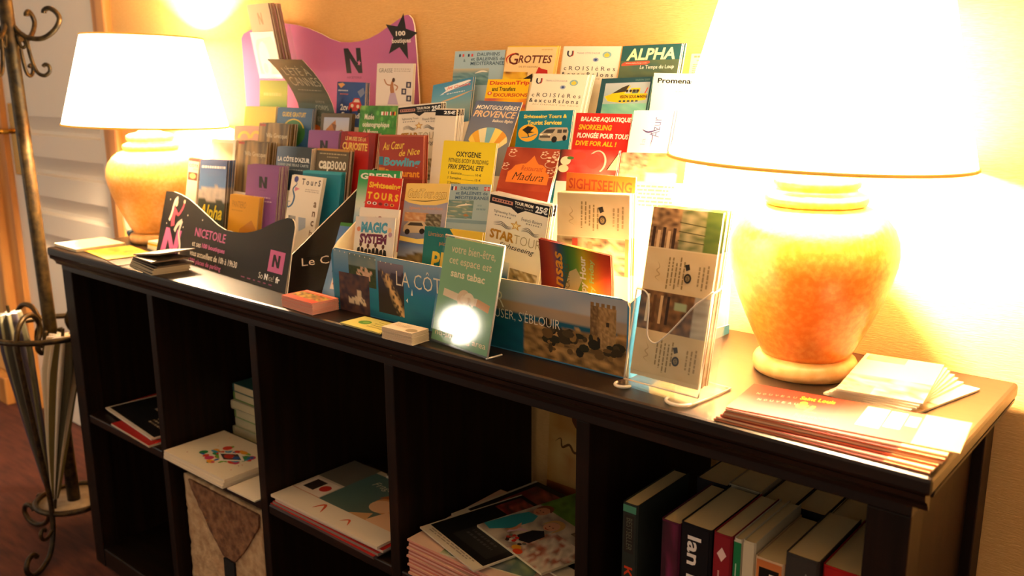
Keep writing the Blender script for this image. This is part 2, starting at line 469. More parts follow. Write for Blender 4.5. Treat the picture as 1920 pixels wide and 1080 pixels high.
# ------------------------------------------------------------------ lamps
def make_lamp(cx, cy, label, tilt_axis, glaze, dim=''):
    r = empty('table_lamp', (cx, cy, TOP)); tag(r, label, 'lamp', 'matching ceramic table lamps')
    z = lambda v: v-.8394
    bm = bmesh.new(); lathe(bm, [(.062, 0), (.066, .001), (.0685, .008), (.0685, .016), (.066, .021), (.061, .0235), (.0575, .026)]); link('lamp_foot', bm, M['ceramic_foot'], r, True)
    body = [(.0575, z(.8655)), (.062, z(.873)), (.0715, z(.893)), (.083, z(.918)), (.093, z(.942)), (.102, z(.968)), (.1075, z(.990)), (.109, z(1.005)), (.107, z(1.022)), (.101, z(1.038)), (.09, z(1.052)), (.078, z(1.061)), (.068, z(1.065)), (.062, z(1.067))]
    bm = bmesh.new(); lathe(bm, body, 72); link('lamp_body', bm, M[glaze], r, True)
    neck = [(.060, z(1.067)), (.0645, z(1.070)), (.066, z(1.075)), (.0645, z(1.080)), (.058, z(1.0835)), (.052, z(1.086)), (.051, z(1.089)), (.0545, z(1.092)), (.0555, z(1.097)), (.054, z(1.102)), (.047, z(1.106)), (.030, z(1.109)), (.024, z(1.114)), (.022, z(1.122)), (.018, z(1.124))]
    bm = bmesh.new(); lathe(bm, neck, 64); link('lamp_neck', bm, M[glaze], r, True)
    bm = bmesh.new(); lathe(bm, [(.013, z(1.1235)), (.013, z(1.168)), (.010, z(1.170))], 24); link('bulb_socket', bm, M['brass'], r, True)
    bm = bmesh.new(); bmesh.ops.create_uvsphere(bm, u_segments=20, v_segments=12, radius=.03)
    for v in bm.verts: v.co.z += z(1.20)
    b = link('light_bulb', bm, M['bulb'+dim], r, True)
    bm = bmesh.new()
    zb, zt, rb, rt, th = z(1.125), z(1.334), .19, .137, .0012
    lathe(bm, [(rb, zb), (rt, zt), (rt-th, zt), (rb-th, zb), (rb, zb)], 96, caps=False)
    sh = link('lamp_shade', bm, M['shade'+dim], r, True)
    for f in sh.data.polygons: f.use_smooth = True
    bm = bmesh.new()
    tube(bm, [(rb*math.cos(a), rb*math.sin(a), zb) for a in [2*math.pi*i/96 for i in range(97)]], .0026, 6, 0)
    tr = link('shade_trim', bm, M['shade_trim'], r, True); tr['label'] = 'gold braid along the lower rim'
    bm = bmesh.new()
    tube(bm, [(rt*math.cos(a), rt*math.sin(a), zt) for a in [2*math.pi*i/96 for i in range(97)]], .0022, 6, 0)
    t2 = link('shade_trim', bm, M['shade_trim'], r, True); t2['label'] = 'gold braid along the upper rim'
    bm = bmesh.new()
    for k in range(3):
        a = 2*math.pi*k/3; tube(bm, [(.0135*math.cos(a), .0135*math.sin(a), z(1.15)), (rb*.985*math.cos(a), rb*.985*math.sin(a), zb+.006)], .0015, 6, 0)
    t3 = link('shade_spider', bm, M['brass'], r, True)
    q = Matrix.Translation((0, 0, z(1.22))) @ Matrix.Rotation(R_(1.9), 4, Vector(tilt_axis)) @ Matrix.Translation((0, 0, -z(1.22)))
    for o in (sh, tr, t2, t3): o.matrix_basis = q
    return r
make_lamp(.060, .200, 'smaller-looking lit ceramic lamp by the white door, at the far end', (-.85, .5, 0), 'ceramic_pale', '_dim')
make_lamp(1.720, .234, 'lit orange ceramic lamp beside the magazines at the near end', (-.5, .85, 0), 'ceramic')

# the round lamp that shines in from the room and mirrors in the acrylic sign
gl = empty('floor_lamp', (-1.22, -1.66, 0)); tag(gl, 'slim floor lamp with a round glowing glass globe, seen mirrored in the sign', 'lamp')
bm = bmesh.new(); lathe(bm, [(.13, 0), (.13, .012), (.03, .03), (.02, .035)], 40); link('lamp_foot', bm, M['iron'], gl, True)
bm = bmesh.new(); lathe(bm, [(.012, .03), (.012, .80), (.03, .81), (.03, .83)], 20); link('lamp_pole', bm, M['iron'], gl, True)
bm = bmesh.new(); bmesh.ops.create_uvsphere(bm, u_segments=32, v_segments=20, radius=.095)
for v in bm.verts: v.co.z += .92
link('lamp_globe', bm, M['globe'], gl, True)

# ------------------------------------------------------------------ cardboard displays
class Cutout(Sheet):
    """a board of free outline, points in metres from the lower left corner"""
    def __init__(self, w, h, outline, t=.003, front='#ffffff', side='#efe6d4', back=None):
        self.w, self.h, self.t = w, h, t
        self.bm = bmesh.new(); self.cl = self.bm.loops.layers.float_color.new('Col'); self.k = 0; self.vmax = h/w
        a = [self.bm.verts.new((x-w/2, 0, z)) for x, z in outline]; b = [self.bm.verts.new((x-w/2, t, z)) for x, z in outline]
        n = len(a)
        f = self.bm.faces.new(a); f.normal_update()
        flip = f.normal.y > 0
        if flip: f.normal_flip()
        self.paint(f, front)
        g = self.bm.faces.new(b); g.normal_update()
        if g.normal.y < 0: g.normal_flip()
        self.paint(g, back or side)
        for i in range(n):
            q = self.bm.faces.new((a[(i+1) % n], a[i], b[i], b[(i+1) % n])); self.paint(q, side)
            if flip: q.normal_flip()
    def m(self, x, z):  # metres -> drawing units
        return (x/self.w, (self.h-z)/self.w)

def attach(o, e):
    o.parent = e; o.matrix_parent_inverse = Matrix.Translation(-Vector(e.location))
    return o

YAWL = math.degrees(math.atan(-.11))
dl = empty('leaflet_display', (.52, .2, TOP)); tag(dl, 'black cardboard leaflet display with a wavy front and purple star header', 'display stand')
# front panel
NX = [(0, 0), (.571, 0), (.566, .125), (.560, .135), (.551, .140), (.535, .140), (.505, .132), (.476, .121), (.448, .109), (.421, .101), (.393, .095), (.365, .092), (.335, .0905), (.304, .091), (.270, .097), (.238, .106), (.2, .117), (.162, .128), (.12, .139), (.077, .146), (.04, .149), (0, .147)]
s = Cutout(.571, .15, NX, .003, '#0c0907', '#e8dfcc', '#0c0907')
def mt(s, txt, x0, x1, z0, z1, c, **k):
    s.text(txt, x0/s.w, x1/s.w, (s.h-z1)/s.w, (s.h-z0)/s.w, c, **k)
def mp_(s, pts, c): s.poly([s.m(*p) for p in pts], c)
PK, WH = '#c9659c', '#efe4d6'
mt(s, 'NICETOILE', .175, .313, .0625, .0815, PK, bold=.012)
mt(s, 'et ses', .170, .210, .0405, .0505, WH); mt(s, '100 boutiques', .216, .318, .0385, .0515, PK, bold=.03)
mt(s, 'vous accueillent de 10h à 19h30', .166, .377, .0195, .0325, WH, bold=.01)
mt(s, '1200 places de parking', .165, .313, .001, .0145, PK, bold=.01)
mp_(s, [(.495, .032), (.55, .032), (.55, .074), (.495, .074)], PK)
mp_(s, [(.508, .042), (.508, .066), (.516, .066), (.527, .052), (.527, .066), (.535, .066), (.535, .042), (.527, .042), (.516, .056), (.516, .042)], '#160f0d')
mt(s, 'So', .466, .482, .014, .026, WH); mt(s, 'N', .488, .5, .014, .026, '#ffffff', bold=.05); mt(s, 'ice!', .503, .523, .014, .026, '#b8ada0'); mt(s, 'fr', .53, .545, .014, .026, '#ffffff', bold=.04)
s.greek(.40/.571, .53/.571, (.15-.0085)/.571, (.15-.003)/.571, 1, '#8a4468', 0)
# seated woman on a large pink N
mp_(s, [(.018, .003), (.032, .066), (.05, .066), (.083, .028), (.089, .066), (.112, .066), (.100, .003), (.078, .003), (.05, .04), (.042, .003)], PK)
s.star(*s.m(.078, .018), .013, '#1a1310', 12)
mp_(s, [(.100, .003), (.128, .003), (.126, .012), (.102, .012)], PK)
s.curve([s.m(*p) for p in ((.075, .062), (.086, .078), (.105, .088))], .018, '#eadccb')
s.curve([s.m(*p) for p in ((.105, .088), (.098, .06), (.112, .035), (.116, .006))], .014, '#eadccb')
s.curve([s.m(*p) for p in ((.062, .072), (.058, .095), (.066, .112))], .03, '#e0556e')
s.curve([s.m(*p) for p in ((.064, .108), (.082, .1), (.098, .116), (.102, .128))], .012, '#e0556e')
s.ell(*s.m(.102, .131), .009, .008, '#f0d3b8'); s.ell(*s.m(.064, .125), .013, .015, '#f2dcc0')
s.curve([s.m(*p) for p in ((.068, .137), (.055, .128), (.048, .1), (.04, .083))], .015, '#f3ead8')
for x, z in ((.03, .13), (.115, .075), (.03, .075), (.128, .103), (.2, .1)): s.ell(*s.m(x, z), .0035, .0035, '#f4ead8', 8)
fp = attach(new_obj('front_panel', s.make('front_panel')), dl)
u, yl, z = basis(YAWL+1.1, 15, 0)
org = Vector((.224, .101, TOP+.0015)) + u*.2855
FPM = Matrix(((u.x, yl.x, z.x, org.x), (u.y, yl.y, z.y, org.y), (u.z, yl.z, z.z, org.z), (0, 0, 0, 1)))
fp.matrix_basis = FPM
# side panels: black outside, white board edge
ub = Vector((.283, .959, 0)).normalized()
def side_panel(name, base, pts, parent, inner, outer, edge, thick, ux, flipx):
    bm = bmesh.new(); n = len(pts); cl = bm.loops.layers.float_color.new('Col')
    P0 = [Vector(base) + ub_*b + Vector((0, 0, zz)) for b, zz in pts]
    a = [bm.verts.new(p) for p in P0]; c = [bm.verts.new(p + ux*thick) for p in P0]
    fa = bm.faces.new(a); fc = bm.faces.new(c[::-1])
    for l in fa.loops: l[cl] = lin(inner)
    for l in fc.loops: l[cl] = lin(outer)
    for i in range(n):
        f = bm.faces.new((a[(i+1) % n], a[i], c[i], c[(i+1) % n]))
        for l in f.loops: l[cl] = lin(edge)
    bmesh.ops.recalc_face_normals(bm, faces=bm.faces)
    o = link(name, bm, M['paper']); return attach(o, parent)
ub_ = ub
SP = [(.0045, 0), (.018, .075), (.048, .099), (.077, .124), (.114, .154), (.151, .185), (.19, .224), (.196, .224), (.196, 0)]
o = side_panel('side_panel', (.796, .0465, TOP+.0005), SP, dl, '#0c0907', '#0c0907', '#e6dcc8', .0035, Vector((.959, -.283, 0)), 1)
o['label'] = 'black right flank with a white board edge'
# lettering on the flank
s = Sheet(.06, .02, .0004, '#0c0907', '#0c0907'); s.text('Le C', .05, .95, .03, .28, '#efe4d6', bold=-.005)
fl = new_obj('flank_lettering', s.make('flank_lettering')); attach(fl, dl)
yv = Vector((-.959, .283, 0)); xv = ub.copy(); zv = Vector((0, 0, 1))
og = Vector((.796, .0465, TOP)) + Vector((.959, -.283, 0))*.0041 + ub*.062 + Vector((0, 0, .048))
fl.matrix_basis = Matrix(((xv.x, yv.x, 0, og.x), (xv.y, yv.y, 0, og.y), (0, 0, 1, og.z), (0, 0, 0, 1)))
SPL = [(.0045, 0), (.025, .074), (.085, .121), (.168, .181), (.215, .22), (.238, .22), (.238, 0)]
ub_ = Vector((-.02, 1, 0)).normalized()
side_panel('side_panel', (.2235, .1025, TOP+.0005), SPL, dl, '#0c0907', '#0c0907', '#e6dcc8', .0035, Vector((-.996, .09, 0)), 0)
# stepped tiers inside
ang = math.atan(-.11)
rm = Matrix.Translation((.224, .1135, 0)) @ Matrix.Rotation(ang, 4, 'Z')
for z1, y0, y1, x0, x1 in ((.8425, .115, .1605, .232, .806), (.853, .161, .1925, .232, .812), (.896, .193, .2255, .235, .82), (.9225, .226, .269, .235, .83), (.9645, .2695, .335, .235, .835)):
    bm = bmesh.new(); box(bm, x0, x1, y0, y1, TOP+.0005, z1); attach(link('tier', bm, M['card_cream']), dl)
# header board
hx0, hx1 = .235, .843
HO = [(0, 0), (.608, 0), (.608, .345), (.604, .44), (.599, .496), (.594, .509), (.585, .516), (.578, .5165), (.57, .515), (.554, .509), (.522, .496), (.493, .484), (.463, .475), (.43, .470), (.40, .469), (.368, .471), (.335, .479), (.305, .49), (.262, .503), (.221, .512), (.16, .519), (.10, .518), (.04, .508), (.01, .5), (0, .49)]
s = Cutout(.608, .52, HO, .003, '#b8639c', '#efe6d4')
sx, sz = .559, .476
mp_(s, [(sx+(.050 if i % 2 == 0 else .0215)*math.sin(R_(12+36*i)), sz+(.050 if i % 2 == 0 else .0215)*math.cos(R_(12+36*i))) for i in range(10)], '#17110f')
mt(s, '100', .545, .573, .477, .4865, WH, bold=.03); mt(s, 'boutiques', .533, .588, .4605, .4725, WH, bold=.02)
mp_(s, [(.386, .405), (.379, .457), (.394, .457), (.421, .427), (.419, .457), (.434, .457), (.438, .405), (.425, .405), (.398, .436), (.402, .405)], '#17110f')
s.star(*s.m(.428, .426), .011, '#c46aa2', 8)
mt(s, 'NICETOILE', .387, .434, .394, .3985, '#5c2e52')
hb = attach(new_obj('header_board', s.make('header_board')), dl)
hb.matrix_basis = Matrix.Translation(((hx0+hx1)/2, .362, TOP+.0005))

# blue box on the right
dr = empty('leaflet_display', (1.25, .19, TOP)); tag(dr, 'cream cardboard leaflet display with a blue seaside photo front', 'display stand')
BW, BH = .614, .109
BO = [(.006, 0), (.610, 0), (.613, .03), (.614, .098), (.610, .106), (.602, .1085), (.4, .1065), (.2, .1075), (.012, .1085), (.004, .104), (0, .094), (.002, .04)]
s = Cutout(BW, BH, BO, .003, '#3f83ad', '#e6dcc4', '#efe2b8')
VM = BH/BW
def bsea(u, v):
    c = mixc('#86a9bd', '#2f78a8', min(1, v*2.2)) if v < .5 else mixc('#2a7fa4', '#0f5a78', (v-.5)*2)
    if .44 < v < .5: c = mixc('#27506f', '#2a7fa4', (v-.44)/.06*.4)
    if v > .55: c = mixc(c, '#1c8b9b', nz(u*9, v*9, 4)*.7)
    return c
s.photo(.01, .004, .5, VM-.003, bsea, 30, 14)
def bcoast(u, v):
    if v < .45:
        c = mixc('#7e96ae', '#b9b6b0', nz(u*4, v*5, 9)*1.2) if v < .3 else mixc('#c9a071', '#8d8a80', nz(u*5, v*8, 3))
    else: c = mixc('#14475f', '#0f6478', nz(u*8, v*9, 5))
    if u > .42:
        r = .42 + .16*(1-u) + .1*nz(u*7, .2, 7)
        if v > r: c = mixc('#3a2c18', '#c89a5a', nz(u*22, v*15, 8)**1.7*1.5)
    return c
s.photo(.5, .004, .995, VM-.003, bcoast, 70, 26)
mp = lambda pts, c: mp_(s, pts, c)
# three inset pictures
def vill(u, v):
    if v < .38: return mixc('#5f7c84', '#8a9488', nz(u*3, v*5, 1)+v*.4)
    c = mixc('#26361c', '#4c5a2c', nz(u*13, v*13, 3))
    k = max(0, 1-((u-.6)**2*9+(v-.6)**2*16))
    if k > .2 and nz(u*10, v*10, 6) > .47: c = mixc('#d09070', '#e8d2b0', nz(u*19, v*19, 2))
    if v > .8 and u < .7: c = mixc('#1f4a5c', '#3a7a86', nz(u*9, v*14, 4))
    return c
s.photo(*s.m(.046, .104), *s.m(.116, .050), vill, 26, 22)
s.photo(*s.m(.019, .068), *s.m(.098, .000), lambda u, v: mixc(mixc('#2e2838', '#6a4a3c', nz(u*9, v*9, 3)**1.5*1.4), '#ecd2aa', (1 if abs(u-.6) < .28 and .62 < v+.08*nz(u*12, 0, 3) < .8 and nz(u*16, v*9, 2) > .36 else 0)*.9 + (.85 if abs(u-.66) < .07 and .38 < v < .68 else 0)), 28, 24)
s.photo(*s.m(.121, .099), *s.m(.183, .012), lambda u, v: mixc('#8a8290', '#4a4458', v*3) if v < .12+.16*nz(u*4, .5, 2) else mixc(mixc('#463f52', '#33281d', min(1, v*1.5)), '#e2b678', max(0, 1.0-abs(u-.1-v*.85)*4.5)*(1.2 if nz(u*15, v*15, 6) > .46 else .1)), 26, 30)
# tower
def tower(u, v): return mixc('#c8a066', '#6d5230', nz(u*13, v*15, 2)*1.3-.15+(.45 if u < .32 else 0))
s.photo(*s.m(.552, .092), *s.m(.594, .034), tower, 18, 22)
for k in range(5): mp([(.552+k*.0088, .092), (.5575+k*.0088, .092), (.5575+k*.0088, .097), (.552+k*.0088, .097)], '#8a6a3e')
mp([(.578, .066), (.583, .066), (.583, .072), (.578, .072)], '#3a2c1a'); mp([(.562, .034), (.569, .034), (.569, .047), (.5655, .05), (.562, .047)], '#2c2216')
rr = random.Random(11)
for i in range(46):
    q = rr.random()**1.3; s.ell(*s.m(.475+.125*q, .018+.040*rr.random()*(1-.45*q)), .006+.014*rr.random(), .004+.009*rr.random(), ['#241f10', '#3a2e16', '#4a3a1e', '#2e2a14', '#8a6836', '#6a4e28'][i % 6], 8)
CR = '#f2e7cf'
mt(s, 'LA CÔTE D\u2019AZUR', .166, .398, .064, .095, CR, bold=-.008)
mt(s, "S'AMUSER, S'ÉBLOUIR", .345, .501, .046, .0655, CR, bold=-.01)
mp([(.2, .052), (.2045, .052), (.203, .063)], '#f4efe4'); mp([(.188, .042), (.1925, .038), (.1925, .046)], '#f4efe4')
for i in range(12): s.ell(*s.m(.012+.013*i, .1045-.0006*i), .0022, .002, '#e9e0cc', 6)
o = attach(new_obj('front_panel', s.make('front_panel')), dr); o.matrix_basis = Matrix.Translation((.944+BW/2, .043, TOP+.0005))
ub_ = Vector((0, 1, 0))
BS = [(.0035, 0), (.0035, .104), (.014, .116), (.057, .146), (.036, .018), (.29, .014), (.29, 0)]
BSR = [(.0035, 0), (.0035, .104), (.03, .112), (.062, .122), (.07, .118), (.055, .03), (.29, .014), (.29, 0)]
side_panel('side_panel', (.9445, .043, TOP+.0005), BS, dr, '#efe2b8', '#efe2b8', '#f2e8cc', -.003, Vector((-1, 0, 0)), 0)
side_panel('side_panel', (1.5545, .043, TOP+.0005), BSR, dr, '#efe2b8', '#2f6f95', '#f2e8cc', .003, Vector((1, 0, 0)), 0)
for z1, y0, y1 in ((.8445, .0465, .126), (.8745, .1265, .1825), (.9315, .183, .222), (.9895, .2225, .2595), (1.0345, .26, .3325)):
    bm = bmesh.new(); box(bm, .949, 1.550, y0, y1, TOP+.0005, z1); attach(link('tier', bm, M['card_cream']), dr)
bm = bmesh.new(); box(bm, .945, 1.554, .3333, .3365, TOP+.0005, 1.07); attach(link('back_panel', bm, M['card_cream']), dr)

# ------------------------------------------------------------------ leaflet covers
ART = {}
def art(f): ART[f.__name__[2:]] = f; return f
INK = '#1c1a1e'
@art
def a_dauphins_back(s):
    s.rect(0, 0, 1, 3, '#a9c6d4')
    for x in (.09, .27): s.rect(x, .09, x+.035, .17, '#23344f'); s.rect(x+.07, .09, x+.105, .17, '#d5463c')
    s.text('DAUPHINS', .46, .90, .06, .16, '#33506b', bold=.01); s.text('et BALEINES de', .34, 1.0, .19, .29, '#33506b', bold=.01); s.text('MEDITERRANEE', .34, 1.0, .32, .42, '#33506b', bold=.01)
    s.text('&', .19, .23, .24, .32, '#33506b')
    s.photo(.0, .52, .72, 1.0, scape('#c9c0a0', '#7f9aa0', .25, '#3a6f80', '#8fb4b8', 3), 10, 10); s.curve([(.45, .66), (.58, .6), (.7, .62)], .05, '#efe8da', True)
@art
def a_grottes(s):
    s.rect(0, 0, 1, 3, '#f3d49a'); s.rect(0, 0, 1, .03, '#f0c548')
    s.text('G', .06, .26, .22, .62, '#6a2216', bold=.01); s.text('ROTTES', .27, .93, .30, .56, '#6a2216', bold=.02, shear=.1)
    s.curve([(.05, .6), (.02, .4), (.12, .26), (.2, .24)], .035, '#d4361c', True); s.text('****', .7, .92, .09, .14, '#c88a3a')
    s.text('DE ST-CEZAIRE', .3, .68, .66, .71, '#a8542a'); s.poly([(.66, .9), (.7, .68), (.76, .74), (.88, .78), (.9, .92)], '#c22a20')
    s.photo(0, .86, .5, 1.25, blot(['#f2cf3a', '#e6a82c', '#7a3a1a'], 3, 4), 8, 8); s.poly([(.42, 1.1), (.6, .9), (.64, 1.2)], '#2a1a14')
def crois(s):
    s.rect(0, 0, 1, 3, '#f5ead0'); s.rect(.0, 0, .015, 3, '#d8c49a')
    s.curve([(.1, .13), (.1, .24), (.14, .29), (.18, .24), (.18, .13)], .03, '#2e2a3a'); s.curve([(.15, .29), (.19, .26), (.19, .13)], .018, '#c8503a')
    s.text('TRANS CÔTE D\u2019AZUR', .26, .66, .16, .22, '#8a7a80')
    s.ell(.78, .24, .075, .09, '#8fb6b4'); s.ell(.78, .25, .045, .055, '#f0cf4a'); s.poly([(.74, .28), (.78, .17), (.83, .27)], '#f0cf4a')
    s.ell(.60, .38, .05, .06, '#9aa6c0'); s.ell(.60, .38, .025, .03, '#3a4a80')
    s.text('c R O I S I é R e s', .06, .95, .57, .69, INK)
    s.text('& e x c u R s I o n s', .03, .93, .74, .86, INK, bold=.012)
    s.text('AU DEPART DE NICE', .1, .95, .90, .94, '#b8a888')
@art
def a_crois_back(s): crois(s)
@art
def a_crois(s): crois(s)
@art
def a_alpha(s):
    s.rect(0, 0, 1, 3, '#2b5a58'); s.photo(0, .45, 1, 1.5, blot(['#2b5a58', '#5d6a4a', '#3f4f44'], 3, 5), 8, 8)
    s.text('ALPHA', .10, .92, .09, .44, '#f7edb0', bold=.03, shear=.12)
    s.poly([(.03, .54), (.08, .49), (.5, .47), (.52, .52), (.45, .58), (.03, .6)], '#d8543a'); s.text('www.alpha-loup.com', .1, .46, .505, .555, '#f6dcc0')
    s.text('Le Temps du Loup', .36, .93, .60, .74, '#f2ecd8', bold=.005)
@art
def a_beige(s):
    s.rect(0, 0, 1, 3, '#e8d6a8'); s.greek(.1, .9, .1, .3, 1, '#a08a5a', 0); s.greek(.2, .8, .3, .45, 1, '#c8b078', 0); s.greek(.1, .9, .5, 1.2, 7, '#a8946a')
@art
def a_jet(s):
    s.photo(0, 0, 1, 1.4, grad('#3d86b4', '#5f9fc0', '#8fb0b4', '#2b6f98'), 6, 10)
    s.poly([(.3, .16), (.62, .1), (.9, .06), (.98, .1), (.85, .2), (.4, .34), (.2, .4), (.35, .28)], '#e9eef0'); s.text('Jet Cruisers', .36, .95, .15, .27, '#dd4a32', bold=.02, shear=.3); s.curve([(.3, .36), (.6, .26), (.98, .1)], .02, '#3a5f98')
    s.greek(.38, .85, .38, .44, 1, '#dfe8ec'); s.curve([(.25, .62), (.6, .55), (1, .42)], .05, '#d9b07a', True)
@art
def a_discount(s):
    s.rect(0, 0, 1, 3, '#f5c518'); s.text('DiscounTrip', .06, 1.0, .06, .24, '#d8321e', bold=.03); s.text('and Transfers', .14, .70, .27, .42, '#1f1a10', bold=.025)
    s.text('EXCURSIONS', .20, 1.0, .50, .62, '#c8401c', bold=.03); s.ell(.1, .5, .055, .065, '#e0562c'); s.text('e', .075, .125, .46, .53, '#f8e8c0', bold=.03)
    s.photo(.0, .68, 1, 1.2, blot(['#f5c518', '#e88a2a', '#c04a6a'], 3, 6), 8, 6)
@art
def a_vision(s):
    s.rect(0, 0, 1, 3, '#244a50'); s.text('SAISON 2009', .68, .95, .05, .1, '#6f8a80')
    s.photo(.1, .14, .97, 1.2, lambda u, v: mixc('#aeb4b8', '#7fa08a', v), 6, 6)
    s.poly([(.12, .52), (.3, .42), (.62, .22), (.5, .45), (.95, .46), (.93, .64), (.5, .72), (.2, .66)], '#e9b616'); s.poly([(.26, .44), (.45, .27), (.58, .2), (.52, .4)], '#3c3424')
    s.rect(.62, .3, .8, .45, '#e9b616'); s.rect(.65, .34, .77, .45, '#5f6a5a')
    for i in range(4): s.ell(.55+.07*i, .38, .025, .04, '#3a2c1a')
    s.curve([(.9, .46), (.94, .3)], .02, '#d84a2a'); s.text('VISION SOUS-MARINE', .42, .96, .50, .59, '#2a2210', bold=.03, shear=.1)
    for i in range(5): s.rect(.42+.08*i, .64, .47+.08*i, .69, '#3a4a4a')
    s.photo(.1, .74, .97, 1.2, blot(['#8fc0a0', '#4f9a90'], 4, 3), 6, 4)
@art
def a_promenades(s):
    s.rect(0, 0, 1, 3, '#f6eecf'); s.text('Promenades', .09, .98, .17, .35, '#0c0806', bold=.03); s.text('Saison 2009', .55, .9, .38, .43, '#c0b088'); s.text('au départ de', .5, .9, .52, .58, '#b8a478'); s.text('Villefranche', .46, .9, .6, .66, '#b8a478')
def startour(s, g=True):
    s.rect(0, 0, 1, 3, '#efe6d8')
    s.poly([(.0, .04), (1.0, .02), (1.0, .22), (.62, .2), (.5, .28), (.38, .2), (.0, .2)], '#17161c')
    s.rect(.04, .09, .40, .155, '#c88a78'); s.greek(.06, .38, .105, .17, 1, '#3a2430', 0)
    s.text('TOUR FROM', .43, .74, .065, .125, '#f8f2e6', bold=.03); s.text('Mystery Tour p.16', .45, .74, .145, .185, '#e0d4c8'); s.text('25€', .78, .98, .055, .185, '#ffffff', bold=.04)
    s.text('Sightseeing Tours', .1, .48, .30, .36, '#3c3a40'); s.text('French Riviera', .58, .92, .33, .39, '#3c3a40'); s.greek(.12, .4, .385, .44, 1, '#9a9490', 0); s.greek(.66, .9, .41, .465, 1, '#9a9490', 0)
    for k in range(3):
        s.curve([(.12, .53+.025*k), (.25, .50+.03*k), (.36, .56+.022*k), (.44, .545+.02*k)], .012, '#2b2a30', True); s.curve([(.6, .545+.02*k), (.7, .5+.03*k), (.82, .58+.02*k), (.9, .55+.025*k)], .012, '#2b2a30', True)
    s.star(.5, .51, .1, '#c9953c'); s.star(.5, .51, .06, '#f0dca0')
    s.text('STAR', .08, .50, .66, .84, '#b8862e', bold=.04); s.text('TOUR', .50, .95, .67, .84, '#a89878', bold=-.012)
    s.text('Sightseeing', .26, .86, .87, .99, '#2a2830', shear=.35)
    s.photo(.16, 1.22, .48, 1.8, grad('#d8dcd8', '#3a6fa0', '#4a6a8a'), 4, 6); s.photo(.5, 1.3, .96, 1.8, blot(['#ded2b8', '#a08a60', '#4a4a40'], 8, 7), 10, 10)
@art
def a_startour(s): startour(s)
@art
def a_startour_s(s): startour(s)
@art
def a_startour_s2(s): s.rect(0, 0, 1, 3, '#efe4d2'); s.rect(0, .03, 1, .34, '#17161c'); s.text('25€', .4, .95, .08, .26, '#ffffff', bold=.03)
@art
def a_montgolf(s):
    s.photo(0, 0, 1, 2.2, grad('#5a6888', '#6f7890', '#8a8c90', '#8a8c90'), 4, 8)
    s.text('MONTGOLFIÈRES', .05, .97, .10, .26, '#f4eede', bold=.015, shear=.2); s.text('PROVENCE', .04, .96, .30, .50, '#e9c89a', bold=.02, shear=.2); s.text('Balloon flights', .5, .94, .55, .66, '#f0e8d4', bold=.02, shear=.25)
    cs = ['#f0cf5a', '#e8b03c', '#e9e2b8', '#7fb6c8', '#f2d870', '#e8a43c', '#f4e4a0']
    for i, c in enumerate(cs):
        a0 = math.pi*(1-i/7); a1 = math.pi*(1-(i+1)/7)
        s.poly([(.52, 1.75)]+[(.52+.42*math.cos(a0+(a1-a0)*k/4), 1.22-.42*math.sin(a0+(a1-a0)*k/4)) for k in range(5)], c)
@art
def a_sights(s):
    s.rect(0, 0, 1, 3, '#16798c'); s.text('Sightseeing Tours &', .10, .90, .09, .21, '#f4d34a', bold=.03); s.text('Tourist Services', .18, .82, .24, .35, '#f4d34a', bold=.03)
    s.ell(.22, .56, .19, .22, '#efb030'); s.poly([(.1, .48), (.2, .38), (.32, .42), (.26, .52), (.34, .54), (.2, .58)], '#2a2016'); s.curve([(.1, .68), (.25, .66), (.38, .58)], .02, '#2f7fa0'); s.curve([(.2, .52), (.24, .66)], .02, '#2a2016')
    s.poly([(.43, .72), (.44, .58), (.54, .46), (.62, .42), (.93, .42), (.96, .52), (.95, .72), (.8, .76), (.5, .76)], '#b9ab90'); s.poly([(.5, .56), (.56, .47), (.72, .46), (.68, .56)], '#4a443c'); s.rect(.76, .47, .84, .56, '#4a443c'); s.rect(.86, .47, .93, .55, '#4a443c')
    s.rect(.45, .62, .64, .68, '#5a5044'); s.ell(.72, .72, .05, .08, '#221c18'); s.ell(.9, .68, .035, .07, '#221c18'); s.ell(.47, .6, .03, .025, '#f2ead0'); s.ell(.62, .6, .03, .025, '#f2ead0')
@art
def a_balade(s):
    s.rect(0, 0, 1, 3, '#c4261c')
    s.text('BALADE AQUATIQUE', .10, 1.0, .08, .20, '#f6ead0', bold=.035, shear=.12); s.text('SNORKELING', .08, .68, .25, .37, '#f2b81e', bold=.035, shear=.12)
    s.text('PLONGÉE POUR TOUS', .07, .99, .41, .55, '#f6ead0', bold=.035, shear=.12); s.text('DIVE FOR ALL !', .06, .8, .61, .72, '#f2b81e', bold=.035, shear=.12)
@art
def a_azur(s):
    s.rect(0, 0, 1, 3, '#efeae0'); s.rect(.86, 0, 1, 3, '#c9c8c8')
    s.text('Azur', .50, .74, .2, .82, '#6a6a90', rot=90, bold=.0); s.curve([(.3, .58), (.46, .66), (.72, .56)], .05, '#4a3a6a', True); s.curve([(.5, .62), (.58, .8), (.56, 1.1)], .025, '#5a4a72', True); s.text('la', .3, .42, .85, 1.05, '#b0aabb', rot=90)
@art
def a_bowling(s):
    s.rect(0, 0, 1, 3, '#a84030'); s.rect(0, 0, 1, .02, '#c86a50')
    s.text('Au Cœur', .08, .58, .13, .30, '#f3cf4a', bold=.01, shear=.3, skew=-.05); s.text('de Nice', .46, .92, .28, .42, '#f3cf4a', bold=.01, shear=.3, skew=-.06)
    s.rect(.0, .46, .1, .64, '#2f86a4'); s.text('Bowling', .11, .94, .47, .71, '#5fb0c4', bold=.04, shear=.1)
    s.rect(.0, .70, .14, .86, '#e8902a'); s.text('Restaurant', .16, .93, .73, .88, '#f0a436', bold=.035); s.photo(.0, .92, 1, 1.4, blot(['#a84030', '#7a2a20'], 3, 2), 4, 4)
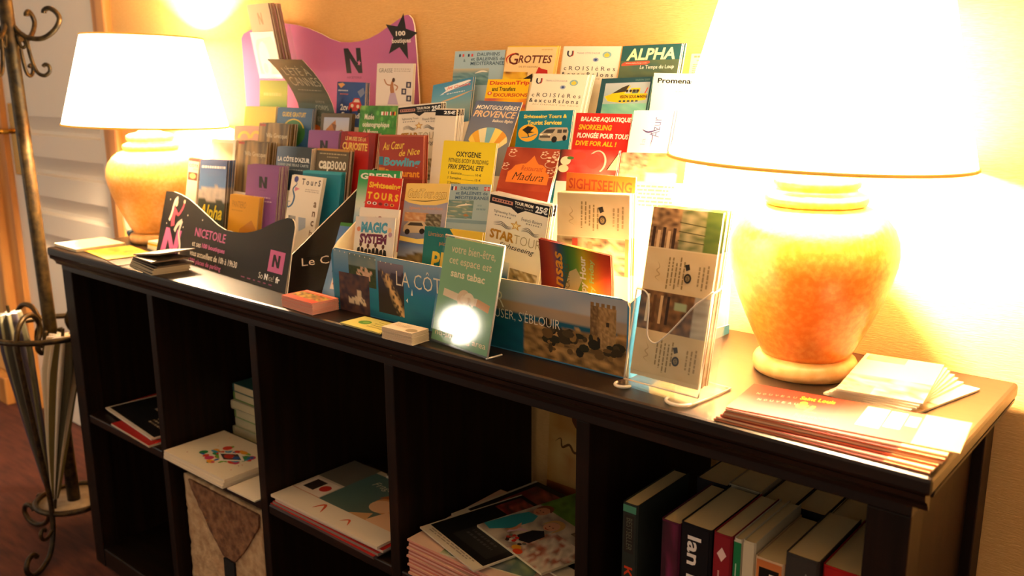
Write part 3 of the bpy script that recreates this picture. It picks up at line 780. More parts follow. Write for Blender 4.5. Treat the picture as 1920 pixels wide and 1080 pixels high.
@art
def a_oxygene(s):
    s.rect(0, 0, 1, 3, '#f7dd2a'); s.text('OXYGENE', .27, .74, .19, .295, INK, bold=.02); s.text('FITNESS BODY BUILDING', .14, .89, .33, .41, INK, bold=.008); s.text('PRIX SPECIAL ETE', .14, .82, .445, .54, INK, bold=.02, shear=.2)
    for i, (a, b) in enumerate((('1 Seance', '10 €'), ('1 Semaine', '15 €'), ('2 Semaines', '25 €'))):
        v = .59+.095*i; s.text(a, .16, .42, v, v+.05, INK, bold=.01); s.rect(.43, v+.045, .66, v+.05, INK); s.text(b, .68, .79, v+.01, v+.055, INK, bold=.01)
@art
def a_madura(s):
    s.rect(0, 0, 1, 3, '#a03a22')
    s.photo(0, 0, 1, 1.2, blot(['#9a3420', '#b04a2a', '#8f2e1c'], 3, 9), 6, 6)
    for cx, cy, sc in ((.14, .1, 1), (.9, .28, 1.5), (.74, .12, .9), (.07, .5, .9), (.93, .62, 1), (.95, .1, .9)):
        for k in range(5): s.ell(cx+.05*sc*math.cos(k*1.256), cy+.05*sc*math.sin(k*1.256), .026*sc, .018*sc, '#ecd0b0', 8)
        s.ring(cx, cy+.1*sc, .07*sc, .06*sc, .012, '#ecd0b0', 20, 250)
    s.poly([(.14, 1.0), (.14, .7), (.2, .62), (.25, .5), (.36, .45), (.44, .44), (.5, .34), (.56, .2), (.62, .34), (.68, .44), (.76, .46), (.84, .54), (.84, .64), (.92, .72), (.92, 1.0)], '#e87f2c')
    s.text('Restaurant', .38, .78, .50, .64, '#b04020', shear=.2); s.text('Madura', .25, .83, .70, .92, '#2c140c', bold=-.005, shear=.35)
@art
def a_fruit(s):
    s.photo(0, 0, 1, 1.0, lambda u, v: mixc(mixc('#d4281c', '#e8685a', nz(u*6, v*6, 3)*1.3-.2), '#2a1c14', max(0, 1-u*3.5)), 16, 12)
    s.ell(.12, .35, .09, .14, '#efe0b8'); s.ell(.1, .6, .09, .12, '#e8d8a8'); s.ring(.66, .36, .14, .34, .03, '#f2cdb0', 200, 420); s.ell(.6, .34, .12, .24, '#e0463a'); s.ell(.36, .18, .1, .12, '#e04a34'); s.ell(.2, .26, .06, .05, '#4a7a34')
    s.poly([(.84, .6), (1, .1), (1, .6)], '#e9cf98'); s.line([(.84, .6), (1, .08)], .02, '#2a2018')
def garden(u, v):
    c = mixc('#3d5a22', '#b8b27a', nz(u*7, v*7, 2)*1.2-.1)
    if v > .66: c = mixc('#e9e4d4', '#c8c0a8', nz(u*5, v*5, 4))
    if u < .42: c = mixc('#4a2412', '#d8b48a', nz(u*10, v*8, 8)**1.4*1.5)
    if u > .86: c = mixc('#4a6a2a', '#9aa84a', nz(u*4, v*4, 1))
    return c
@art
def a_bistro_b(s):
    s.rect(0, 0, 1, 3, '#ddceae'); s.photo(0, 0, 1, .62, garden, 20, 14); s.greek(.1, .9, .7, 1.2, 6, '#8a7a5a')
@art
def a_green(s):
    s.photo(0, 0, 1, 2, grad('#2f9a4e', '#3aa05a', '#9fc8a0', '#e0e4d4', '#9fc4d4', '#3a9ac0', '#3a9ac0', '#3a9ac0'), 4, 18)
    s.text('GREEN', .05, .9, .07, .22, '#f4f0e4', bold=.035); s.text('&', .26, .36, .36, .44, '#e8f0e0'); s.curve([(.2, .8), (.3, .72), (.42, .7)], .03, '#d4523a', True); s.text('TRANSFERT', .12, .8, .92, 1.02, '#2f86b0', bold=.02); s.greek(.12, .8, 1.1, 1.5, 5, '#2a6a98')
@art
def a_sightred(s):
    s.rect(0, 0, 1, 3, '#d8301e'); s.text('Sightseeing', .05, .97, .16, .38, '#f6c82a', bold=.04); s.text('T O U R S', .04, .95, .45, .66, '#f6c82a', bold=.05)
    for i, c in enumerate(('#f2ead8', '#f4f0ea', '#8a2a20', '#b08a80', '#e8a03a')): s.ell(.12+.17*i, .77, .065, .045, c, 10); s.ell(.12+.17*i, .77, .03, .03, '#7a2018', 8)
@art
def a_guid(s):
    s.photo(0, 0, 1, 2.2, lambda u, v: mixc('#8a92b4', '#a8a0a8', v) if v < .3 else mixc('#a8a0a8', '#4a6a9a', (v-.3)*2), 4, 10)
    s.poly([(0, 0), (1, 0), (1, .44), (.75, .52), (.4, .53), (.12, .48), (0, .42)], '#f0cf74')
    s.text('GuidTour.com', .06, .95, .12, .36, '#b8862a', bold=.045, shear=.2); s.text('GuidTour.com', .07, .94, .135, .345, '#f3d98a', bold=.0, shear=.2); s.curve([(.1, .41), (.5, .43), (.95, .36)], .02, '#4a3a18', True)
    s.text('Sightseeing Tour French Riviera', .14, .9, .57, .66, '#e09a6a', bold=.01, shear=.1)
    s.photo(.05, .72, .6, .95, blot(['#d8a878', '#c08a60', '#e0c09a'], 6, 4), 10, 6); s.photo(.55, .74, .9, 1.05, blot(['#2f2a1c', '#6a6048', '#b0a890'], 9, 5), 8, 8)
    s.poly([(.06, 1.2), (.07, 1.06), (.18, .94), (.5, .93), (.6, 1.05), (.62, 1.18), (.5, 1.22), (.12, 1.24)], '#cbb898'); s.poly([(.14, 1.05), (.21, .97), (.47, .97), (.52, 1.05)], '#4a423a')
    s.ell(.16, 1.21, .06, .07, '#241e1a'); s.ell(.5, 1.18, .06, .07, '#241e1a')
    s.poly([(0, 1.32), (.4, 1.38), (1, 1.3), (1, 1.46), (.5, 1.5), (0, 1.44)], '#f2d878'); s.photo(.0, 1.5, 1, 2.1, scape('#5a7ab0', '#9aa4b8', .45, '#3a3424', '#8a7a50', 6), 12, 10)
@art
def a_dauphins(s):
    s.rect(0, 0, 1, 3, '#a3b8bc')
    s.rect(.03, .08, .08, .2, '#2a4a7a'); s.rect(.08, .08, .12, .2, '#efe6da'); s.rect(.12, .08, .17, .2, '#c8402e'); s.rect(.84, .08, .98, .19, '#d0463a'); s.rect(.9, .08, .92, .19, '#efe6da'); s.rect(.84, .125, .98, .145, '#efe6da')
    s.text('DAUPHINS', .27, .70, .08, .18, '#3f5f7c', bold=.015); s.text('et BALEINES de', .16, .94, .23, .33, '#3f5f7c', bold=.015); s.text('MEDITERRANEE', .16, .98, .37, .47, '#3f5f7c', bold=.015)
    def sea(u, v):
        c = mixc('#8a9a7c', '#5f8488', nz(u*3, v*11, 3)*1.3)
        return mixc(c, '#dccba6', max(0, nz(u*5, v*14, 5)-.55)*3)
    s.photo(.0, .5, .63, 1.06, sea, 14, 18); s.curve([(.2, .70), (.32, .66), (.48, .63), (.6, .64)], .05, '#ece2cc', True); s.curve([(.42, .62), (.46, .585)], .03, '#ddd2ba', True); s.poly([(.4, .95), (.48, .91), (.56, .98), (.46, 1.0)], '#b07a4a')
    s.greek(.74, .84, .62, .74, 1, '#6a8898', 0); s.greek(.72, .95, .73, .85, 1, '#6a8898', 0)
    s.rect(0, 1.1, 1, 1.2, '#7f9aa4')
@art
def a_sightor(s):
    s.rect(0, 0, 1, 3, '#e07a26'); s.text('SIGHTSEEING', .04, .95, .08, .24, '#c04a22', bold=.02); s.rect(.02, .34, .12, .7, '#ece4d4'); s.rect(.16, .36, .3, .7, '#9a9aa0'); s.rect(.3, .36, .45, .7, '#6a2a24'); s.text('TOURS', .55, .9, .34, .48, '#c04a22', bold=.02)
def oldmenu(s, v0, flip=0):
    s.photo(0, v0, 1, v0+.68, lambda u, v: mixc('#d9c49a', '#c9ae80', nz(u*6, v*6, 4)), 8, 6)
    s.curve([(.24, v0+.5), (.17, v0+.45), (.23, v0+.4), (.18, v0+.34), (.22, v0+.28), (.18, v0+.2)], .018, '#b09468', True)
    s.vgreek(.34, .62, v0+.08, v0+.62, 5, '#8a7448', seed=3+flip); s.vgreek(.78, .96, v0+.1, v0+.6, 3, '#9a845c', seed=6)
    s.ell(.64, v0+.40, .052, .075, '#2a2218'); s.ell(.64, v0+.40, .03, .045, '#8a744a'); s.text('S', .625, .655, v0+.37, v0+.43, '#2a2218'); s.poly([(.58, v0+.2), (.64, v0+.18), (.66, v0+.26), (.61, v0+.29)], '#2a2218')
@art
def a_oldp(s):
    s.rect(0, 0, 1, 3, '#d9c49a'); oldmenu(s, .02)
    s.photo(0, .72, 1, 1.3, blot(['#2c1c10', '#6a4a28', '#c8b48a', '#7a7a40'], 7, 5), 16, 10); s.rect(.22, .74, .3, 1.1, '#a8402a'); s.rect(.44, .78, .5, 1.0, '#c87a50'); s.rect(1-.05, .7, 1, 1.3, '#b07a3a')
@art
def a_holder_leaf(s):
    s.rect(0, 0, 1, 3, '#d9c49a')
    def g2(u, v):
        c = mixc('#3f5a22', '#c8b88a', nz(u*8, v*8, 2)*1.3-.15)
        if u < .45: c = mixc('#2e1a0e', '#c09868', nz(u*11, v*9, 8)**1.5*1.5)
        if u > .78: c = mixc('#3a5a26', '#6a7a34', nz(u*4, v*7, 1))
        return c
    s.photo(0, 0, 1, .62, g2, 40, 26)
    for i in range(5): s.rect(.04+.075*i, .3+.05*(i % 2), .085+.075*i, .62, '#d8b88a' if i % 2 else '#3a2214')
    for k in range(3): s.line([(.42, .2+.14*k), (.8, .24+.13*k)], .015, '#4a4a20')
    oldmenu(s, .64, 1)
    def bar(u, v):
        c = mixc('#22160e', '#8a6236', nz(u*13, v*6, 5)**1.5*1.5)
        if u > .78: c = mixc('#c8bfae', '#8a8070', nz(u*4, v*9, 2))
        if .5 < u < .68 and .2 < v < .42: c = (.30, .36, .2)
        return c
    s.photo(0, 1.30, 1, 1.92, bar, 40, 26)
    for i in range(4): s.rect(.1+.1*i, 1.36, .14+.1*i, 1.8, ['#e0d0b0', '#5a3a1e', '#c8a878', '#2a1a10'][i])
    oldmenu(s, 1.92, 2)
@art
def a_magic(s):
    s.photo(0, 0, 1, 1.5, blot(['#dfe0dc', '#e4d6cc', '#cfd8dc'], 3, 4), 6, 6)
    s.text('MAGIC', .16, .82, .12, .38, '#4f9fbc', bold=.06); s.text('SYSTEM', .14, .82, .40, .64, '#6a1f44', bold=.06)
    for x, c in ((.1, '#d88a6a'), (.88, '#e0b890'), (.9, '#b894a8')): s.ell(x, .3+.1*(x > .89), .05, .06, c, 9)
    for i in range(4):
        x = .18+.19*i; y = .66+.03*(i % 2); s.ell(x, y, .035, .055, '#5a3222'); s.poly([(x-.11, .98), (x-.08, y+.09), (x, y+.05), (x+.08, y+.09), (x+.11, .98)], '#1f1a1c'); s.poly([(x-.02, y+.06), (x+.02, y+.06), (x, y+.2)], '#e0d6cc')
@art
def a_magicw(s):
    s.rect(0, 0, 1, 3, '#f0e8dc'); s.ring(.54, .24, .05, .05, .02, '#8a2a20'); s.rect(.42, .2, .44, .24, '#8a2a20'); s.rect(.64, .2, .66, .23, '#8a2a20')
@art
def a_pizz(s):
    s.rect(0, 0, 1, 3, '#17706e'); s.poly([(.44, 0), (1, .0), (1, .2), (.56, .16)], '#f0c83a'); s.text('Livraison de', .08, .44, .08, .16, '#c87a3a'); s.text('pizza', .28, .46, .24, .32, '#c87a3a'); s.text('PIZZA', .16, .96, .42, .76, '#e6c43a', bold=.03, shear=.08); s.text('N A P O L I', .2, .9, .82, .95, '#efe0b0')
@art
def a_sansas(s):
    def rb(u, v):
        cs = ['#5e1014', '#8a1f18', '#a8402a', '#2a4a6a', '#2f6a34', '#5f8a2c', '#b8a420', '#a86a18', '#a83a1a', '#9a2a18']
        t = min(.999, max(0, u*.95-v*.12+.08))*(len(cs)-1); i = int(t); return mixc(cs[i], cs[i+1], t-i)
    s.photo(0, 0, 1, 1.35, rb, 22, 10); s.poly([(.34, .75), (.42, .42), (.52, .34), (.6, .5), (.5, .8)], '#b8a87a')
    s.text('Sansas', .18, .33, .14, 1.0, '#d8942e', bold=.02, rot=90, shear=.2); s.text('COCKTAILS', .35, .42, .3, .85, '#5a4a20', rot=90)
    s.text('Happy Hour', .57, .68, .12, .96, '#d8d4cc', bold=.03, rot=90); s.text('Every Friday', .70, .78, .14, .9, '#8fb06a', bold=.02, rot=90)
    s.ell(.5, .98, .19, .22, '#a83226')
    for i in range(14): s.ell(.36+.055*(i % 6), .86+.08*(i // 6), .012, .014, '#5e1014', 6)
@art
def a_cote_w(s):
    s.rect(0, 0, 1, 3, '#f2e2d2'); s.rect(0, .0, 1, .2, '#d84a3a'); s.text('CÔTE', .08, .95, .36, .62, '#d04434', bold=.02); s.text('AZUR', .5, .95, .7, .82, '#d04434'); s.rect(.06, 1.0, .95, 1.55, '#6a3a20'); s.ell(.5, 1.25, .3, .2, '#e8c07a')
@art
def a_alpham(s):
    def mtn(u, v):
        v *= 1.15
        if v < .36+.12*nz(u*4, .2, 3): return mixc('#1f4f94', '#4a76b0', v*2.4)
        if v < .58+.1*nz(u*6, .5, 1): return mixc('#8a8488', '#cfc2b4', nz(u*9, v*12, 5))
        return mixc('#141a16', '#2e3a2c', nz(u*8, v*8, 2))
    s.photo(0, 0, 1, 1.62, mtn, 16, 26); s.greek(.06, .95, .12, .24, 1, '#dfe6ee', 0)
    s.text('Alpha', .05, .92, .97, 1.38, '#d8c22a', bold=.02, shear=.3); s.greek(.6, .86, 1.38, 1.48, 1, '#e8e4d8', 0); s.greek(.45, .95, 1.46, 1.62, 1, '#e8e4d8', 0)
def npurple(s):
    s.rect(0, 0, 1, 3, '#8c4f92'); s.poly([(.42, .66), (.40, .32), (.49, .32), (.58, .52), (.58, .32), (.66, .32), (.67, .66), (.58, .66), (.5, .47), (.51, .66)], '#18121a'); s.text('NICETOILE', .44, .64, .71, .735, '#5a2e60')
    s.greek(.28, .80, .92, 1.0, 1, '#d8b4d4', 0); s.greek(.2, .86, 1.03, 1.11, 1, '#d8b4d4', 0, 2)
@art
def a_npurple(s): npurple(s)
@art
def a_npurple2(s): npurple(s)
@art
def a_panth(s):
    s.rect(0, 0, 1, 3, '#dfa01e'); s.text('PANTIERO', .1, .58, .14, .3, '#b07a14', bold=.0); s.greek(.1, .5, .36, .42, 1, '#c08a1a'); s.poly([(.35, 1.2), (.42, .82), (.8, .56), (1, .8), (1, 1.2)], '#c47f18'); s.poly([(.62, 1.3), (.64, 1.08), (.74, .98), (.84, 1.06), (.86, 1.3)], '#f2d66a')
@art
def a_tours(s):
    s.rect(0, 0, 1, 3, '#f1e7d8')
    s.curve([(.12, .1), (.2, .22), (.1, .36), (.18, .56), (.14, .76), (.02, .84), (-.0, .7), (.08, .7)], .05, '#3a6a9a', True); s.ell(.16, .1, .07, .08, '#4a4a90', 12); s.poly([(.16, .3), (.32, .34), (.16, .42)], '#e08aa0')
    s.text('T o u r S', .35, .95, .06, .22, '#2c2a34', bold=.02); s.greek(.5, .95, .32, .42, 2, '#b8aca0')
    for i, ch in enumerate('anchasse'): s.text(ch, .84, .93, .62+.24*i, .76+.24*i, '#6a4a20', bold=.02)
    s.photo(.1, 1.05, .34, 1.5, blot(['#c8c4c0', '#3a3a40'], 5, 3), 5, 6); s.poly([(.42, 1.06), (.66, 1.06), (.7, 1.3), (.5, 1.42)], '#aab4c4')
@art
def a_teal(s):
    s.rect(0, 0, 1, 3, '#17809a'); s.rect(0, 0, 1, .05, '#3aa4b8')
@art
def a_brightw(s):
    s.rect(0, 0, 1, 3, '#f3e9cf'); s.photo(.1, .1, .9, .7, blot(['#efe0b8', '#d8c48a'], 3, 1), 5, 5)
def villa(s):
    def f(u, v): return mixc('#3a2c1c', '#c9a468', max(0, nz(u*9, v*1.2, 4)*1.7-.45))
    s.photo(0, 0, 1, 1.6, f, 22, 8); s.rect(.02, .02, .22, .09, '#b0402e'); s.text('Villa Grecque', .26, .95, .3, .48, '#e8d8b4', bold=-.005)
@art
def a_villaf(s): villa(s)
@art
def a_villab(s): villa(s)
@art
def a_cotedazur(s):
    s.photo(0, 0, 1, 1.2, lambda u, v: mixc('#6f86a8', '#1f3340', min(1, u*1.6+v*.3)), 10, 6); s.text("LA CÔTE D'AZUR", .04, .96, .24, .40, '#eef0ee', bold=.03); s.text('DANS UNE SEULE CARTE', .06, .94, .45, .52, '#b8c4c8', bold=.01); s.greek(.3, .9, .6, .66, 1, '#8a9aa0')
@art
def a_cap(s):
    s.rect(0, 0, 1, 3, '#5f5238'); s.rect(0, 0, 1, .05, '#c88a3a'); s.greek(.1, .92, .13, .22, 1, '#b8a47a', 0); s.greek(.34, .7, .24, .33, 1, '#b8a47a', 0)
    s.text('cap', .10, .50, .40, .80, '#efe8d6', bold=.03); s.text('3000', .49, .94, .38, .68, '#efe8d6', bold=.015); s.poly([(.38, .9), (.46, .7), (.54, .9)], '#1c1812')
@art
def a_peach(s):
    s.rect(0, 0, 1, 3, '#dca888'); s.ring(.35, .4, .18, .2, .09, '#f0cf5a', 180, 360); s.ring(.75, .38, .16, .2, .09, '#f0cf5a', 180, 360)
@art
def a_curio(s):
    s.rect(0, 0, 1, 3, '#b8241c')
    for i in range(7): s.curve([(.0+.03*i, .0), (.02+.02*i, .6), (-.02+.03*i, 1.3)], .018, '#7a1410'); s.curve([(.8+.035*i, 0), (.86+.02*i, .5), (.88+.02*i, 1.3)], .018, '#7a1410')
    s.curve([(.1, .02), (.5, .2), (.85, .04)], .05, '#8a1812', True); s.text('LE MUSEE DE LA', .14, .74, .14, .27, '#e8c878', bold=.02); s.text('CURIOSITE', .07, .80, .33, .58, '#ecc25a', bold=.04)
@art
def a_yellow(s): s.rect(0, 0, 1, 3, '#d9bf2a')
@art
def a_guide(s):
    s.rect(0, 0, 1, 3, '#2c5d8a'); s.text('GUIDE GRATUIT', .15, .82, .1, .22, '#e0b83a', bold=.03); s.ell(.5, .62, .34, .36, '#3a7a3a'); s.ring(.5, .6, .3, .32, .03, '#e0b83a', 200, 340); s.ell(.5, .55, .13, .14, '#d8402e'); s.rect(.4, .5, .6, .53, '#efe0c8')
@art
def a_horse(s):
    s.rect(0, 0, 1, 3, '#5a4a34'); s.photo(.1, .12, .92, .9, lambda u, v: mixc('#aab4d4', '#d8c8b8', v), 5, 5); s.poly([(.08, .9), (.2, .5), (.34, .34), (.48, .2), (.5, .36), (.46, .6), (.7, .5), (.85, .62), (.8, .9)], '#b8743a'); s.poly([(.36, .3), (.52, .36), (.5, .56), (.44, .5)], '#7a4a24')
@art
def a_musee(s):
    s.photo(0, 0, 1, 1.2, blot(['#1f5a24', '#4a9a3a', '#2f7a2c', '#8ac05a'], 5, 6), 18, 18)
    for x, y in ((.5, .2), (.62, .34), (.7, .2), (.82, .42), (.56, .52), (.7, .56), (.9, .26)): s.ell(x, y, .075, .11, '#3f9038', 12); s.ell(x-.015, y-.02, .04, .06, '#63b04e', 10)
    s.text('Musée', .14, .40, .20, .34, '#efe8d8', bold=.02); s.text('océanographique', .10, .82, .40, .56, '#efe8d8', bold=.02); s.text('de Monaco', .13, .54, .58, .72, '#efe8d8', bold=.02)
    for i, (a, b, c) in enumerate((('#f0e8e0', '#f0e8e0', '#c8342c'), ('#f0e8e0', '#c8342c', '#f0e8e0'), ('#2f8a3a', '#f0e8e0', '#c8342c'), ('#1c1a1c', '#c8342c', '#e8b83a'))):
        for k, cc in enumerate((a, b, c)): s.rect(.58+.1*i+.027*k, .14, .607+.1*i+.027*k, .23, cc)
@art
def a_greeny(s):
    s.photo(0, 0, 1, 1.5, grad('#b8b82a', '#c8c42f', '#7aa02a', '#3f8a2c', '#c8b83a'), 4, 8); s.greek(.15, .8, .36, .56, 1, '#e8d868', 0)
@art
def a_cannes(s):
    s.photo(0, 0, 1, 2, grad('#3f4a40', '#5a685e', '#6f7a6c', '#6a7466'), 3, 6); s.text("L'ÉTÉ À", .16, .88, .13, .32, '#c8cfbe', bold=-.01); s.text('CANNES', .14, .95, .36, .54, '#c8cfbe', bold=-.01); s.greek(.2, .9, .62, .66, 1, '#a8b0a0')
    s.text('entre', .55, .8, .84, .9, '#a8b0a0'); s.text('CORPS', .5, .86, .95, 1.05, '#c0c8b4'); s.text('ET', .62, .7, 1.1, 1.15, '#a8b0a0'); s.text('ESPRIT', .5, .88, 1.2, 1.3, '#c0c8b4'); s.ell(.4, 1.5, .2, .12, '#d8742e')
@art
def a_cv(s):
    s.photo(0, 0, 1, 1.5, blot(['#1f3f86', '#2a56a0', '#18306a'], 2, 3), 5, 5); s.poly([(.02, .06), (.2, .02), (.28, .08), (.14, .2)], '#d8a05a'); s.poly([(.72, .3), (.92, .16), (.98, .34), (.84, .5)], '#7a86a8')
    s.greek(.05, .4, .26, .36, 1, '#c8d0e0', 0); s.greek(.12, .4, .38, .48, 1, '#c86a5a', 0)
    s.poly([(.42, .9), (.46, .7), (.56, .66), (.62, .52), (.8, .52), (.86, .68), (.9, .78), (.86, .94), (.5, .98)], '#c8341f'); s.poly([(.6, .66), (.65, .56), (.78, .56), (.82, .66)], '#e8d4c0'); s.ell(.56, .78, .05, .06, '#e8d8b8'); s.ell(.76, .8, .05, .06, '#e8d8b8'); s.ell(.52, .95, .05, .09, '#17131a'); s.ell(.8, .96, .05, .09, '#17131a')
    s.text('2cv', .14, .42, .74, .96, '#eef0ee', bold=.03, shear=.1); s.text('Escapade', .18, .92, 1.02, 1.26, '#eef0ee', bold=.03, shear=.15)
@art
def a_grasse(s):
    s.rect(0, 0, 1, 3, '#eadfd6'); s.text('GRASSE', .06, .44, .13, .24, '#6a6058'); s.greek(.48, .95, .13, .24, 2, '#c0b0a4')
    s.curve([(.46, .42), (.44, .62), (.47, .85), (.46, 1.1)], .11, '#b87a50', True); s.ell(.48, .44, .04, .06, '#4a2a18'); s.curve([(.44, .58), (.3, .56), (.22, .42)], .03, '#b87a50'); s.curve([(.5, .56), (.6, .62), (.55, .72)], .03, '#b87a50'); s.poly([(.4, .8), (.54, .78), (.64, 1.1), (.34, 1.1)], '#c0a8c4')
    for x, y in ((.9, .56), (.78, .74), (.92, .92)): s.rect(x-.07, y-.08, x+.06, y+.08, '#3a344c'); s.rect(x-.03, y-.045, x+.025, y+.045, '#cfc4b8')
@art
def a_tall(s):
    s.rect(0, 0, 1, 3, '#e2c898'); s.poly([(.42, .38), (.40, .16), (.46, .16), (.55, .28), (.55, .16), (.6, .16), (.62, .38), (.55, .38), (.46, .25), (.47, .38)], '#c09a68'); s.rect(.3, .5, .95, .52, '#d0b078')
    s.poly([(.0, 3), (.02, .78), (.12, .66), (.8, .6), (.95, .75), (1, 1.1), (1, 3)], '#b89a1e'); s.ell(.34, 1.05, .24, .36, '#f2e4b0'); s.ell(.3, 1.2, .1, .1, '#d8b06a')
@art
def a_bluegap(s):
    s.vmax = s.h/s.w
    s.vs = 1.0
    s.photo(0, 0, 1, 4, lambda u, v: mixc(mixc('#5a6fb0', '#a8c4e0', v), '#4a86b8', nz(u*4, v*8, 2)), 6, 14); s.rect(0, 0, 1, .15, '#3a7a2c'); s.rect(.25, 1.3, .95, 2.1, '#2a1f1a'); s.rect(.3, 1.4, .9, 1.6, '#b84a3a'); s.rect(.4, 2.3, .9, 2.8, '#efe6da'); s.rect(.5, 2.45, .85, 2.6, '#c8402e')

